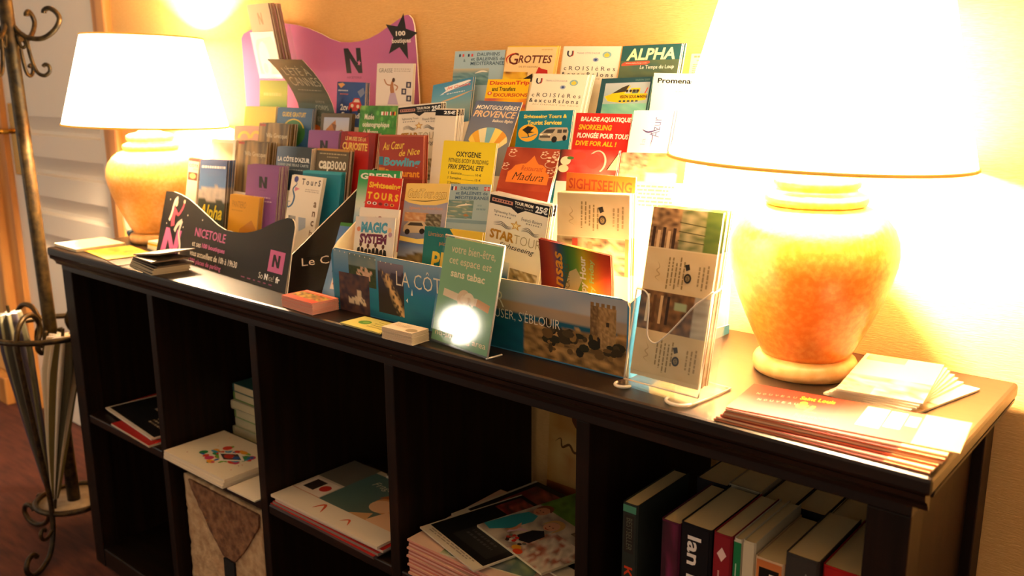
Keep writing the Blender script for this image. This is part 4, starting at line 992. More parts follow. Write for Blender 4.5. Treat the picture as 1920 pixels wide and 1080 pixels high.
# name, label, category, (A, w, h, yaw, tilt, roll), thickness, curl, copies behind, gap, copy label
YL = -6.3
LEAF = {
'dauphins_back': ('boat_tour_leaflet', 'pale blue leaflet with dolphin boat photo in the back row, left end', ((0.981,0.3250,1.2815),0.1235,0.2090,0.0,9.8,-0.1), .001, 0, 0, 0, ''),
'grottes': ('cave_tour_leaflet', 'cream leaflet with dark red caves title in the back row', ((1.110,0.325,1.2872),0.1113,0.218,0.0,14.0,-1.4), .001, 0, 4, .0022, 'yellow-edged copy packed behind the caves leaflet'),
'crois_back': ('cruise_leaflet', 'white cruise leaflet in the back row beside the teal booklet', ((1.233,0.3250,1.2839),0.1165,0.2110,0.0,10.2,-1.6), .001, 0, 0, 0, ''),
'alpha': ('wolf_park_booklet', 'dark teal booklet with large cream capitals in the back row', ((1.352,0.325,1.2807),0.1069,0.213,0.0,16.0,0.7), .002, 0, 4, .0030, 'copy of the dark teal booklet packed behind it'),
'beige': ('museum_leaflet', 'beige leaflet half hidden by the big lamp shade, back row', ((1.476,0.3250,1.2664),0.0520,0.1950,0.0,12.0,-0.2), .001, 0, 0, 0, ''),
'jet': ('jet_boat_leaflet', 'tilted sky blue leaflet with white swoosh in the second row', ((0.946,0.3000,1.2203),0.0994,0.1800,0.0,20.0,9.0), .001, 0, 1, .003, 'copy of the sky blue leaflet behind it'),
'discount': ('excursion_leaflet', 'bright yellow leaflet with red excursions title', ((1.098,0.2850,1.2304),0.0955,0.2069,0.0,16.5,0.2), .001, 0, 0, 0, ''),
'crois': ('cruise_leaflet', 'white cruise leaflet in the second row with its pack behind', ((1.200,0.2850,1.2391),0.1140,0.2172,0.0,17.5,-1.6), .001, 0, 5, 0.004, 'white copy packed behind the second-row cruise leaflet'),
'vision': ('glass_boat_leaflet', 'dark teal leaflet with a yellow glass-bottom boat', ((1.331,0.2980,1.2302),0.0945,0.2090,0.0,18.5,1.8), .0015, 0, 1, .002, 'copy of the yellow boat leaflet'),
'promenades': ('boat_walk_leaflet', 'cream leaflet with black title tucked beside the big lamp shade', ((1.436,0.2850,1.2384),0.0880,0.2050,0.0,8.5,-1.6), .001, 0, 0, 0, ''),
'startour_s': ('tour_leaflet', 'white coach tour leaflet with a black price band in the third row', ((0.914,0.2400,1.1825),0.1120,0.2082,0.0,9.2,4.3), .001, 0, 3, 0.003, 'copy behind the third-row coach tour leaflet'),
'startour_s2': ('tour_leaflet', 'front one of the black-topped leaflets standing edge-on left of the balloon leaflet', ((1.037,0.2150,1.1802),0.0480,0.2070,4.0,9.5,-0.1), .001, 0, 6, 0.0034, 'black-topped leaflet in the edge-on pack left of the balloon leaflet'),
'montgolf': ('balloon_leaflet', 'grey blue hot-air balloon leaflet curling backwards', ((1.091,0.2620,1.1945),0.1048,0.2212,0.0,9.0,-1.2), .0015, -0.04, 0, .003, 'copy of the balloon leaflet behind it'),
'sights': ('taxi_tour_leaflet', 'teal leaflet with a silver van and yellow disc', ((1.207,0.2400,1.1784),0.1105,0.2082,0.0,13.5,1.7), .001, 0, 2, 0.0026, 'copy behind the teal van leaflet'),
'balade': ('diving_leaflet', 'red snorkeling leaflet with white and yellow capitals', ((1.324,0.240,1.1782),0.1036,0.205,0.0,12.5,0.1), .001, 0, 0, 0, ''),
'azur': ('resort_leaflet', 'white leaflet with a purple swirl beside the big lamp shade', ((1.431,0.2400,1.1834),0.0680,0.2129,0.0,13.0,1.0), .003, -.01, 1, .004, 'copy behind the purple swirl leaflet'),
'bowling': ('bowling_leaflet', 'brick red bowling leaflet with blue and yellow lettering', ((0.915,0.190,1.1315),0.1156,0.210,0.0,5.8,1.5), .001, 0, 3, .0035, 'red copy behind the bowling leaflet'),
'oxygene': ('gym_leaflet', 'plain yellow gym price leaflet with black lettering', ((1.080,0.190,1.1281),0.1206,0.208,0.0,11.2,-0.1), .001, 0, 1, .0025, 'yellow copy behind the gym price leaflet'),
'madura': ('restaurant_leaflet', 'rust red restaurant leaflet with white flowers and an orange dome', ((1.211,0.2050,1.1219),0.1094,0.2050,0.0,10.0,-0.0), .0015, -0.03, 2, 0.0026, 'rust red copy behind the restaurant leaflet'),
'fruit': ('dessert_leaflet', 'leaflet with a big red fruit photo above the orange card', ((1.331,0.190,1.1242),0.1076,0.207,0.0,15.0,1.6), .001, 0, 1, .004, 'copy behind the red fruit leaflet'),
'bistro_b': ('brasserie_leaflet', 'leaflet with a terrace photo right under the big lamp shade', ((1.443,0.190,1.1242),0.1085,0.207,0.0,14.5,1.6), .001, 0, 1, .004, 'copy behind the terrace leaflet'),
'green': ('transfer_leaflet', 'green to white leaflet half covered by the red sightseeing one', ((0.911,0.1420,1.0719),0.1092,0.2179,0.0,13.5,2.0), .001, 0, 1, .003, 'copy behind the green to white leaflet'),
'sightred': ('sightseeing_leaflet', 'red sightseeing leaflet with yellow title above the white card', ((0.947,0.1330,1.0644),0.0884,0.2102,0.0,13.5,0.2), .001, 0, 0, 0, ''),
'guid': ('guided_tour_leaflet', 'leaflet with a yellow banner, silver minivan and village photo', ((1.037,0.140,1.0557),0.1036,0.199,0.0,15.8,3.4), .001, 0, 2, .003, 'copy behind the minivan leaflet'),
'dauphins': ('boat_tour_leaflet', 'grey blue leaflet with dolphin photo behind the green sign', ((1.143,0.1400,1.0630),0.0885,0.1980,0.0,15.0,3.0), .001, 0, 0, 0, ''),
'startour': ('tour_leaflet', 'large white coach tour leaflet with gold star behind the green sign', ((1.242,0.128,1.0581),0.1193,0.192,0.0,6.0,-5.6), .001, 0, 3, .0045, 'copy behind the large gold star leaflet'),
'sightor': ('sightseeing_leaflet', 'orange sightseeing card peeping out under the red fruit leaflet', ((1.381,0.1400,1.0964),0.1203,0.2350,0.0,4.0,-0.0), .001, 0, 0, 0, ''),
'oldp': ('menu_leaflet', 'parchment menu leaflet standing behind the rainbow flyer', ((1.391,0.1050,1.0710),0.1234,0.2253,0.0,3.0,2.3), .001, 0, 6, 0.003, 'parchment copy packed behind the menu leaflet'),
'magic': ('concert_flyer', 'concert flyer with blue and purple title at the left front of the blue box', ((0.965,0.085,0.9990),0.1006,0.152,0.0,12.0,3.5), .0012, 0, 0, 0, ''),
'magicw': ('plain_flyer', 'plain white flyer standing behind the concert flyer', ((0.959,0.100,1.0123),0.1003,0.168,0.0,13.0,2.1), .0012, 0, 1, .003, 'white copy behind the plain flyer'),
'pizz': ('pizza_flyer', 'teal pizza flyer partly covered by the green sign', ((1.131,0.090,0.9976),0.1276,0.152,0.0,9.5,0.9), .0012, 0, 1, .003, 'copy behind the teal pizza flyer'),
'sansas': ('cocktail_flyer', 'rainbow cocktail flyer bending over the blue box front', ((1.396,0.0550,1.0106),0.1228,0.1536,0.0,0.0,-4.7), .0008, 0.02, 2, 0.003, 'red-edged copy behind the rainbow cocktail flyer'),
'cote_w': ('coast_leaflet', 'white and red leaflet at the far left of the black display', ((0.271,0.1780,1.0590),0.0445,0.2072,0.0,10.0,-1.5), .001, 0, 3, 0.0027, 'copy behind the white and red leaflet'),
'alpham': ('mountain_leaflet', 'dark leaflet with a snowy mountain photo and yellow scrawl', ((0.320,0.1780,1.0567),0.1070,0.2049,0.0,10.0,1.4), .001, 0, 8, 0.0027, 'dark copy packed behind the mountain leaflet'),
'npurple': ('shopping_leaflet', 'purple leaflet with a black letter N in the front pack', ((0.504,0.1780,1.0561),0.1128,0.2042,0.0,10.0,0.4), .001, 0, 8, 0.0027, 'purple copy packed behind the front letter N leaflet'),
'panth': ('gallery_leaflet', 'yellow ochre leaflet behind the wavy black front', ((0.474,0.1500,0.9933),0.1067,0.1496,0.0,10.0,-0.3), .001, 0, 4, 0.0027, 'ochre copy packed behind the yellow ochre leaflet'),
'tours': ('tour_leaflet', 'white leaflet with a blue seahorse leaning at the display end', ((0.671,0.1700,1.0457),0.0988,0.2067,0.0,15.0,-0.6), .0012, 0, 2, 0.0027, 'copy behind the seahorse leaflet'),
'teal': ('tour_leaflet', 'teal leaflet leading the pack behind the seahorse leaflet', ((0.680,0.1900,1.0527),0.1200,0.1998,0.0,10.0,1.2), .001, 0, 4, 0.0027, 'teal copy in the pack behind the seahorse leaflet'),
'brightw': ('villa_leaflet', 'pale leaflet glaring in the light of the far lamp', ((0.316,0.2120,1.1014),0.0980,0.2065,0.0,10.0,0.3), .001, 0, 2, 0.0027, 'copy behind the pale glaring leaflet'),
'villaf': ('villa_leaflet', 'brown curtain-striped villa leaflet in the second tier', ((0.423,0.2120,1.1018),0.1117,0.2070,0.0,10.0,-0.7), .001, 0, 8, 0.0027, 'brown copy packed behind the second-tier villa leaflet'),
'cotedazur': ('coast_leaflet', 'dark blue leaflet with white capitals in the second tier', ((0.567,0.2120,1.0951),0.1170,0.2002,0.0,10.0,0.0), .002, 0, 7, 0.0027, 'copy packed behind the dark blue second-tier leaflet'),
'cap': ('mall_leaflet', 'olive brown leaflet with white rounded lettering', ((0.695,0.2160,1.0961),0.1013,0.2004,0.0,10.0,0.0), .001, 0, 5, 0.0025, 'wine-edged copy packed behind the olive brown leaflet'),
'peach': ('arch_leaflet', 'peach leaflet with yellow arches at the left of the third tier', ((0.362,0.2450,1.1313),0.1138,0.2095,0.0,10.0,0.3), .001, 0, 2, 0.0027, 'copy behind the peach leaflet'),
'villab': ('villa_leaflet', 'brown curtain-striped villa leaflet in the third tier', ((0.459,0.2450,1.1398),0.1093,0.2181,0.0,10.0,-0.5), .001, 0, 8, 0.0027, 'brown copy packed behind the third-tier villa leaflet'),
'npurple2': ('shopping_leaflet', 'purple letter N leaflet in the third tier beside the red curtain one', ((0.634,0.2450,1.1295),0.0975,0.2077,0.0,10.0,0.3), .001, 0, 3, 0.0027, 'purple copy behind the third-tier letter N leaflet'),
'curio': ('magic_museum_leaflet', 'red theatre-curtain leaflet with gold title', ((0.739,0.2450,1.1302),0.1035,0.2083,0.0,10.0,-0.8), .001, 0, 5, 0.0027, 'red copy behind the theatre-curtain leaflet'),
'yellow': ('plain_leaflet', 'plain mustard yellow leaflet at the left of the fourth tier', ((0.356,0.2800,1.1731),0.1190,0.2103,0.0,10.0,0.3), .002, 0, 2, 0.0027, 'copy behind the mustard yellow leaflet'),
'guide': ('guide_booklet', 'blue free guide booklet with a green round emblem', ((0.481,0.2800,1.1726),0.1244,0.2097,0.0,10.0,-0.7), .002, 0, 3, 0.0027, 'copy packed behind the blue guide booklet'),
'horse': ('horse_leaflet', 'brown framed leaflet with a horse photo', ((0.633,0.2800,1.1628),0.0994,0.1998,0.0,10.0,0.5), .0012, 0, 2, 0.0027, 'copy behind the horse leaflet'),
'musee': ('museum_leaflet', 'green leaf-patterned museum leaflet with small flags', ((0.759,0.2800,1.1803),0.1101,0.2176,0.0,10.0,0.6), .001, 0, 1, 0.0027, 'copy behind the green museum leaflet'),
'greeny': ('map_leaflet', 'yellow and green leaflet behind the grey drooping one', ((0.373,0.3120,1.2313),0.1042,0.2201,0.0,5.0,-0.8), .001, 0, 0, 0.0027, 'copy behind the yellow and green leaflet'),
'cannes': ('summer_leaflet', 'grey green leaflet drooping forwards at the upper left', ((0.545,0.2150,1.2740),0.1190,0.2622,0.0,2.0,-1.7), .0008, 0.085, 0, 0, ''),
'cv': ('car_tour_leaflet', 'blue leaflet with a small red vintage car', ((0.650,0.3120,1.2270),0.0908,0.2158,0.0,5.0,-1.5), .001, 0, 3, 0.0027, 'copy behind the red vintage car leaflet'),
'grasse': ('perfume_leaflet', 'pale leaflet with a dancer in front of the purple header', ((0.777,0.3120,1.2624),0.1051,0.2514,0.0,5.0,-1.1), .0012, 0, 2, 0.0027, 'copy behind the dancer leaflet'),
'bluegap': ('coast_leaflet', 'blue leaflet leaning in the gap between the two displays', ((0.894,0.1080,0.9786),0.0440,0.1430,0.0,24.0,2.0), .0015, 0, 0, 0, ''),
}
SIDE = {'tall': '#a8708c', 'cap': '#6a2a3a', 'npurple': '#b08aa8', 'npurple2': '#b08aa8', 'alpham': '#6a5a44', 'villaf': '#6a5436', 'villab': '#6a5436', 'teal': '#2a8a9a', 'sansas': '#b04a34', 'bowling': '#c87a60', 'grottes': '#e0b430', 'guide': '#b8b0a8', 'panth': '#d8b870', 'curio': '#8a2a20', 'vision': '#3a5a5a', 'azur': '#3a3a48', 'horse': '#6a5a44', 'oldp': '#efdcae'}
VSC = {'grottes': 0.47, 'alpha': 0.5, 'crois': 0.49, 'crois_back': 0.49, 'montgolf': 0.55, 'dauphins_back': 0.5, 'jet': 0.6, 'discount': 0.52, 'vision': 0.6, 'promenades': 0.48, 'sights': 0.58, 'balade': 0.68, 'madura': 0.52, 'fruit': 0.45, 'bistro_b': 0.6, 'green': 0.68, 'sightred': 0.7, 'guid': 0.66, 'dauphins': 0.6, 'startour': 0.7, 'startour_s': 0.68, 'startour_s2': 0.7, 'oldp': 0.7, 'sightor': 0.8, 'holder_leaf': 0.78, 'alpham': 0.95, 'npurple': 0.62, 'npurple2': 0.62, 'panth': 0.8, 'tours': 0.78, 'villaf': 0.62, 'villab': 0.62, 'cotedazur': 0.63, 'cap': 0.57, 'curio': 0.58, 'guide': 0.68, 'horse': 0.65, 'cannes': 0.8, 'cv': 0.66, 'grasse': 0.68, 'tall': 1.2, 'peach': 0.6, 'beige': 0.6, 'sansas': 0.75, 'bluegap': 0.6}   # vertical spacing of the print
def leaflet(key, kind, label, fit, t, B, n, gap, clabel):
    A, w, h, yaw, tilt, roll = fit
    s = Sheet(w, h, t, '#efe6d8', SIDE.get(key, '#eadfc8'))
    s.vs = VSC.get(key, .72); s.vmax = h/w/s.vs
    ART[key](s)
    if B: s.bend(B, 12, .5 if key == 'cannes' else 0.0)
    me = s.make(kind)
    o = new_obj(kind, me); tag(o, label, 'leaflet')
    alt = me
    if n > 2:   # every other copy of a pack shows a paler paper edge
        s2 = Sheet(w, h, t, '#efe6d8', '#e6dcc8' if key != 'oldp' else '#c8b078'); s2.vs, s2.vmax = VSC.get(key, .72), h/w/VSC.get(key, .72)
        ART[key](s2)
        if B: s2.bend(B, 12, .5 if key == 'cannes' else 0.0)
        alt = s2.make(kind)
    u, yl, z = frame(o, A, w, h, yaw, tilt, roll, B)
    rr = random.Random(len(key)*13+n)
    if n: o['group'] = 'pack of leaflets: ' + label.split(' in the ')[0].split(' behind ')[0]
    hor = Vector((yl.x, yl.y, 0)).normalized()
    for k in range(1, n+1):
        c = o.copy(); COL.objects.link(c); c['label'] = clabel
        if rr.random() < .42: c.data = alt
        m = o.matrix_world.copy()
        m.translation = m.translation + hor*(gap*k+t*.2) + u*((rr.random()-.5)*.0042) + Vector((0, 0, rr.random()*.0008))
        c.matrix_world = m
        c['group'] = o['group']
    return o
for key, (kind, label, fit, t, B, n, gap, cl) in LEAF.items():
    leaflet(key, kind, label, fit, t, B, n, gap, cl)

# tall leaflets in a clear pocket at the top of the header board
TALL_A = (0.395, 0.275, 1.393)
leaflet('tall', 'shopping_guide_leaflet', 'tall pale leaflet in the clear pocket at the very top left', (TALL_A, .095, .150, YL, -10.0, -1.0), .001, 0, 8, .0035, 'purple-edged copy packed in the clear pocket at the top left')
def slab_local(name, pts, y0, y1, M4, m, parent):
    bm = bmesh.new(); prism(bm, [(x, y0, z) for x, z in pts], (0, y1-y0, 0)); o = link(name, bm, m); o.matrix_world = M4
    return o
def mat_from(A, w, h, yaw, tilt, roll):
    u, yl, z = basis(yaw, tilt, roll); org = Vector(A) + u*(w/2) - z*h
    return Matrix(((u.x, yl.x, z.x, org.x), (u.y, yl.y, z.y, org.y), (u.z, yl.z, z.z, org.z), (0, 0, 0, 1)))
Mp = mat_from(TALL_A, .095, .150, YL, -10.0, -1.0)
pk = empty('clear_leaflet_pocket', Mp.translation); tag(pk, 'clear acrylic pocket holding the tall leaflets on the purple header', 'leaflet pocket')
pinv = Matrix.Translation(-Mp.translation)
def pocket_part(name, pts, y0, y1, m='acrylic'):
    o = slab_local(name, pts, y0, y1, Mp, M[m], pk); o.parent = pk; o.matrix_parent_inverse = pinv; o.matrix_basis = Mp; return o
pocket_part('front_sheet', [(-.0505, -.008), (.0505, -.008), (.0505, .092), (-.0505, .092)], -.0044, -.003)
pocket_part('side_sheet', [(.0506, -.008), (.052, -.008), (.052, .092), (.0506, .092)], -.0042, .0384)
pocket_part('side_sheet', [(-.052, -.008), (-.0506, -.008), (-.0506, .092), (-.052, .092)], -.0042, .0384)
pocket_part('back_sheet', [(-.052, -.008), (.052, -.008), (.052, .13), (-.052, .13)], .0395, .0409)
pocket_part('bottom_sheet', [(-.052, -.0095), (.052, -.0095), (.052, -.0081), (-.052, -.0081)], -.0042, .0399)

# ------------------------------------------------------------------ acrylic leaflet holder at the console's front edge
HA = (1.570, .0755, 1.0684)
leaflet('holder_leaf', 'menu_leaflet', 'tall parchment and photo leaflet standing in the clear holder', (HA, .1049, .218, -5.7, 12.0, 1.2), .001, 0, 6, .0036, 'copy packed behind the front leaflet in the clear holder')
Mh = mat_from(HA, .1049, .218, -5.7, 12.0, 1.2)
hd = empty('acrylic_leaflet_holder', (1.62, .03, TOP)); tag(hd, 'clear acrylic leaflet holder with a scooped front, left of the big lamp', 'leaflet holder')
def hpart(name, bm, m, mw=Mh, smooth=False):
    o = link(name, bm, M[m], None, smooth); o.parent = hd; o.matrix_parent_inverse = Matrix.Translation((-1.62, -.03, -TOP)); o.matrix_basis = mw; return o
HF = [(-.057, -.009), (.057, -.009), (.057, .122), (.046, .112), (.034, .102), (.018, .082), (.0, .06), (-.016, .046), (-.028, .05), (-.032, .062), (-.034, .088), (-.038, .104), (-.046, .110), (-.057, .111)]
bm = bmesh.new(); prism(bm, [(x, -.0045, z) for x, z in HF], (0, .0015, 0)); hpart('front_sheet', bm, 'acrylic')
bm = bmesh.new(); prism(bm, [(x, .0285, z) for x, z in ((-.057, -.009), (.057, -.009), (.057, .17), (.05, .178), (-.05, .178), (-.057, .17))], (0, .0015, 0)); hpart('back_sheet', bm, 'acrylic')
for x in (-.0585, .0571):
    bm = bmesh.new(); prism(bm, [(x, y, z) for y, z in ((-.0045, -.009), (.03, -.009), (.03, .165), (.02, .14), (-.0045, .115))], (.0014, 0, 0)); hpart('side_sheet', bm, 'acrylic')
bm = bmesh.new(); tube(bm, [(x, -.0045, z) for x, z in HF[2:]], .0011, 6, 3); tube(bm, [(.0575, -.0045, .12), (.0575, .012, .128), (.0575, .03, .15)], .0011, 6, 3); hpart('rim', bm, 'acrylic_edge', smooth=True)['label'] = 'bright rim of the scooped front'
bm = bmesh.new(); tube(bm, [(.0575, -.0045, -.008), (.0575, -.0045, .12)], .0011, 6, 0); tube(bm, [(-.0575, -.0045, -.008), (-.0575, -.0045, .11)], .0011, 6, 0); tube(bm, [(-.0575, -.0045, -.0085), (.0575, -.0045, -.0085)], .0012, 6, 0); hpart('edge', bm, 'acrylic_edge', smooth=True)['label'] = 'bright edges of the front sheet'
I4 = Matrix.Identity(4)
u, yl, z = basis(-5.7, 0, 0)
Mb = Matrix(((u.x, yl.x, 0, 1.6155), (u.y, yl.y, 0, .015), (0, 0, 1, TOP), (0, 0, 0, 1)))
bm = bmesh.new(); box(bm, -.058, .058, -.001, .085, .0006, .0034, .001); hpart('base_plate', bm, 'acrylic', Mb)
bm = bmesh.new(); tube(bm, [(.058, .0, .002), (.059, .04, .002), (.058, .085, .002)], .0014, 6, 3); tube(bm, [(-.058, .085, .002), (.058, .085, .002)], .0014, 6, 0); hpart('base_edge', bm, 'acrylic_edge', Mb, True)
for x0, x1 in ((-.058, -.036), (.024, .058)):
    xm = (x0+x1)/2; r = (x1-x0)/2
    bm = bmesh.new(); pts = [(xm+r*math.cos(math.pi*(1+i/10)), -.002+(.0115 if r < .015 else .0155)*math.sin(math.pi*(1+i/10)), .003) for i in range(11)]
    tube(bm, pts, .0022, 8, 2); hpart('front_foot', bm, 'acrylic_edge', Mb, True)
    bm = bmesh.new(); prism(bm, [(x, y, .001) for x, y, z_ in pts], (0, 0, .0025)); hpart('foot_plate', bm, 'acrylic', Mb)

# ------------------------------------------------------------------ no smoking sign in an acrylic stand
sg = empty('table_sign', (1.285, .015, TOP)); tag(sg, 'green no-smoking table sign in a clear stand mirroring a bright lamp', 'sign')
su, sy, sz_ = basis(-7.5, 12.5, 0)
org = Vector((1.221, .005, TOP+.0012)) + su*.0677
Ms = Matrix(((su.x, sy.x, sz_.x, org.x), (su.y, sy.y, sz_.y, org.y), (su.z, sy.z, sz_.z, org.z), (0, 0, 0, 1)))
def spart(o, mw=Ms): o.parent = sg; o.matrix_parent_inverse = Matrix.Translation((-1.285, -.015, -TOP)); o.matrix_basis = mw; return o
s = Sheet(.131, .158, .0006, '#7fb27c', '#cfe0c0', '#8fbf8a')
s.photo(0, 0, 1, s.vmax, lambda a, b: mixc('#86b884', '#6fa674', b), 3, 6)
CT = '#ecd9a8'
s.text('votre bien-être,', .13, .90, .07, .18, CT, bold=.008); s.text('cet espace est', .12, .86, .22, .32, CT, bold=.008); s.text('sans tabac', .18, .78, .35, .44, '#f6e6bc', bold=.025)
s.line([(.1, .63), (.4, .66), (.7, .66), (.92, .70)], .085, '#e9d2ae'); s.line([(.70, .66), (.92, .70)], .086, '#d8963c'); s.ring(.47, .66, .085, .075, .06, '#e2c49a', 0, 360); s.ring(.56, .67, .075, .07, .05, '#f0dcb8', 60, 400); s.ell(.5, .67, .05, .04, '#efd9b4')
s.text('For', .42, .6, .83, .91, CT, shear=.2, bold=.005); s.text('your comfort', .12, .8, .93, 1.02, CT, shear=.2, bold=.005); s.text('no-smoking area', .06, .96, 1.07, 1.16, CT, bold=.005)
o = new_obj('printed_card', s.make('printed_card')); spart(o, Ms @ Matrix.Translation((0, .0022, .003)))
bm = bmesh.new(); box(bm, -.0677, .0677, .0, .0016, .0, .1634, .0004); spart(link('front_sheet', bm, M['acrylic']))
bm = bmesh.new(); box(bm, -.0677, .0677, .0036, .005, .0, .1634, .0004); spart(link('back_sheet', bm, M['acrylic']))
bm = bmesh.new(); tube(bm, [(.0677, .0025, 0), (.0677, .0025, .1634)], .0014, 6, 0); tube(bm, [(-.0677, .0025, .1634), (.0677, .0025, .1634)], .0014, 6, 0); spart(link('edge', bm, M['acrylic_edge'], None, True))['label'] = 'bright right and top edge'
Mf = Matrix(((su.x, -su.y, 0, org.x), (su.y, su.x, 0, org.y), (0, 0, 1, TOP), (0, 0, 0, 1)))
bm = bmesh.new(); box(bm, -.0677, .0677, .004, .03, .0004, .002, .0004); spart(link('foot', bm, M['acrylic']), Mf)
bm = bmesh.new(); tube(bm, [(.0677, .0, .0016), (.0677, .03, .0016)], .0014, 6, 0); spart(link('foot_edge', bm, M['acrylic_edge'], None, True), Mf)

# ------------------------------------------------------------------ sheets lying flat
FLAT = {}
def flat(kind, label, cat, bl, w, h, yaw, z, t, art_fn, side='#eadfc8', group=None, back=None):
    """bl = front left corner (x, y), z = height of the underside; cover faces up"""
    key = (kind, round(w, 4), round(h, 4), t, art_fn.__name__ if art_fn else '', side)
    if key not in FLAT:
        s = Sheet(w, h, t, '#efe6d8', side, back)
        if art_fn: art_fn(s)
        FLAT[key] = s.make(kind)
    o = new_obj(kind, FLAT[key]); tag(o, label, cat, group)
    a = R_(yaw); u = Vector((math.cos(a), math.sin(a), 0)); v = Vector((-math.sin(a), math.cos(a), 0))
    org = Vector((bl[0], bl[1], z+t)) + u*(w/2)
    o.matrix_world = Matrix(((u.x, 0, v.x, org.x), (u.y, 0, v.y, org.y), (0, -1, 0, org.z), (0, 0, 0, 1)))
    return o
def pile(kind, labels, cat, bl, w, h, yaw, z0, t, n, art_fn, side, group, gap=.0003, jit=(.001, .6), seed=1):
    rr = random.Random(seed)
    for k in range(n):
        j = 0 if k == n-1 else 1
        flat(kind, labels[0] if k == n-1 else labels[1], cat, (bl[0]+(rr.random()-.5)*2*jit[0]*j, bl[1]+(rr.random()-.5)*2*jit[0]*j), w, h, yaw+(rr.random()-.5)*2*jit[1]*j, z0+k*(t+gap), t, art_fn, side, group)
T0 = TOP + .0006
def f_white(s): s.rect(.0, 0, 1, 3, '#f4ead6'); s.rect(.1, .1, .9, .12, '#e2d2b0')
pile('booklet', ('plain cream booklet at the left corner of the console, uppermost', 'cream booklet underneath at the left corner of the console'), 'booklet', (-.066, -.004), .125, .118, -2, T0, .0035, 2, f_white, '#e2cfa8', 'cream booklets at the left corner')
def f_gold(s): s.photo(0, 0, 1, s.vmax, blot(['#e0b23c', '#d8a032', '#e8c45a', '#c98a2c'], 3, 3), 10, 8); s.photo(.45, .05, .95, .3, blot(['#e8c05a', '#b8702a'], 5, 6), 6, 4)
flat('map_leaflet', 'gold and orange map leaflet lying beside the cream booklet', 'leaflet', (.064, .010), .148, .104, -7, T0+.0004, .0016, f_gold, '#c8903a')
flat('dark_leaflet', 'dark brown leaflet under the gold map leaflet edge', 'leaflet', (.222, -.012), .07, .10, -9, T0, .0008, lambda s: s.rect(0, 0, 1, 3, '#3a2416'), '#3a2416')
def f_small(s): s.rect(0, 0, 1, 3, '#efe2b4'); s.rect(0, .0, 1, .4, '#f4ecd4')
for k, (c, lb) in enumerate((('#f2e6c0', 'lowest pale card of the small pile by the black display'), ('#efe2c0', 'second pale card of the small pile by the black display'), ('#d8b82a', 'mustard card second from the top of the small pile by the black display'), ('#f4ecd8', 'white card on top of the small pile by the black display'))):
    def f_c(s, c=c): s.rect(0, 0, 1, 3, c)
    f_c.__name__ = 'f_c%d' % k
    flat('card', lb, 'card', (.146+.002*k, .122), .062, .046, -6+2*k, T0+k*.0052, .0048, f_c, c, 'cards piled by the black display')
def f_bc(s):
    s.rect(0, 0, 1, 3, '#2a221c'); s.photo(.05, .05, .95, s.vmax-.05, blot(['#1f1a16', '#5a4a3a', '#8a7a60', '#2a2a24'], 4, 8), 10, 6)
for k in range(7):
    dark = k > 3
    lb = 'dark photo booklet fanned on top of the pile before the black display' if k == 6 else ('dark booklet with a lifted look below the top one before the black display' if k == 5 else ('dark booklet in the middle of the pile before the black display' if k == 4 else 'pale-edged booklet low in the pile before the black display'))
    pb = flat('photo_booklet', lb, 'booklet', (.310+.0015*k, -.006+.001*k), .135, .078, -9+(0, .8, -.7, .5, 2.5, -3, 4)[k], T0+k*.0036, .0032, f_bc, '#b8a888' if not dark else '#6a5a48', 'photo booklets before the black display')
    if k > 4:   # the upper covers spring open towards the right
        pv = Matrix.Translation((.310, 0, T0+k*.0036)); pb.matrix_world = pv @ Matrix.Rotation(R_(-3.5 if k == 5 else -8), 4, 'Y') @ pv.inverted() @ pb.matrix_world
def f_red(s):
    s.rect(0, 0, 1, 3, '#e0563c'); s.rect(.0, .03, 1, .06, '#f0b898'); s.photo(.02, .12, .98, s.vmax*.72, blot(['#2a2a1a', '#c8a040', '#5a4a2a', '#d87a3a'], 6, 2), 14, 6)
pile('business_card', ('red business card with a photo strip on top of the tall deck between the displays', 'pinkish card in the tall deck between the displays'), 'card', (.868, -.011), .094, .054, -3, T0, .0012, 15, f_red, '#e8a890', 'deck of red cards between the displays', .0002, (.0006, .3), 3)
def f_yel(s): s.rect(0, 0, 1, 3, '#e0d678'); s.ell(.32, .26, .13, .1, '#5f9a3c'); s.ell(.34, .25, .07, .05, '#8ab850'); s.greek(.52, .92, .1, .45, 4, '#a8a050')
pile('visiting_card', ('yellow green visiting card lying before the blue photo front', 'yellow green card underneath before the blue photo front'), 'card', (1.042, -.022), .098, .052, -1, T0, .0009, 3, f_yel, '#d8cc80', 'yellow green cards before the blue box', .0002, (.0012, .8), 5)
def f_wc(s): s.rect(0, 0, 1, 3, '#f2e2ca'); s.greek(.1, .6, .1, .32, 3, '#d8c4a0'); s.ell(.82, .38, .16, .12, '#a89a7c')  # grey oval: a cast shadow put into the card's colour
pile('visiting_card', ('cream card with a painted-on shadow oval on top of the deck left of the green sign', 'cream card in the deck left of the green sign'), 'card', (1.158, -.034), .066, .036, 1, T0, .0011, 13, f_wc, '#ecd4b0', 'deck of cream cards left of the green sign', .0004, (.0006, .4), 6)

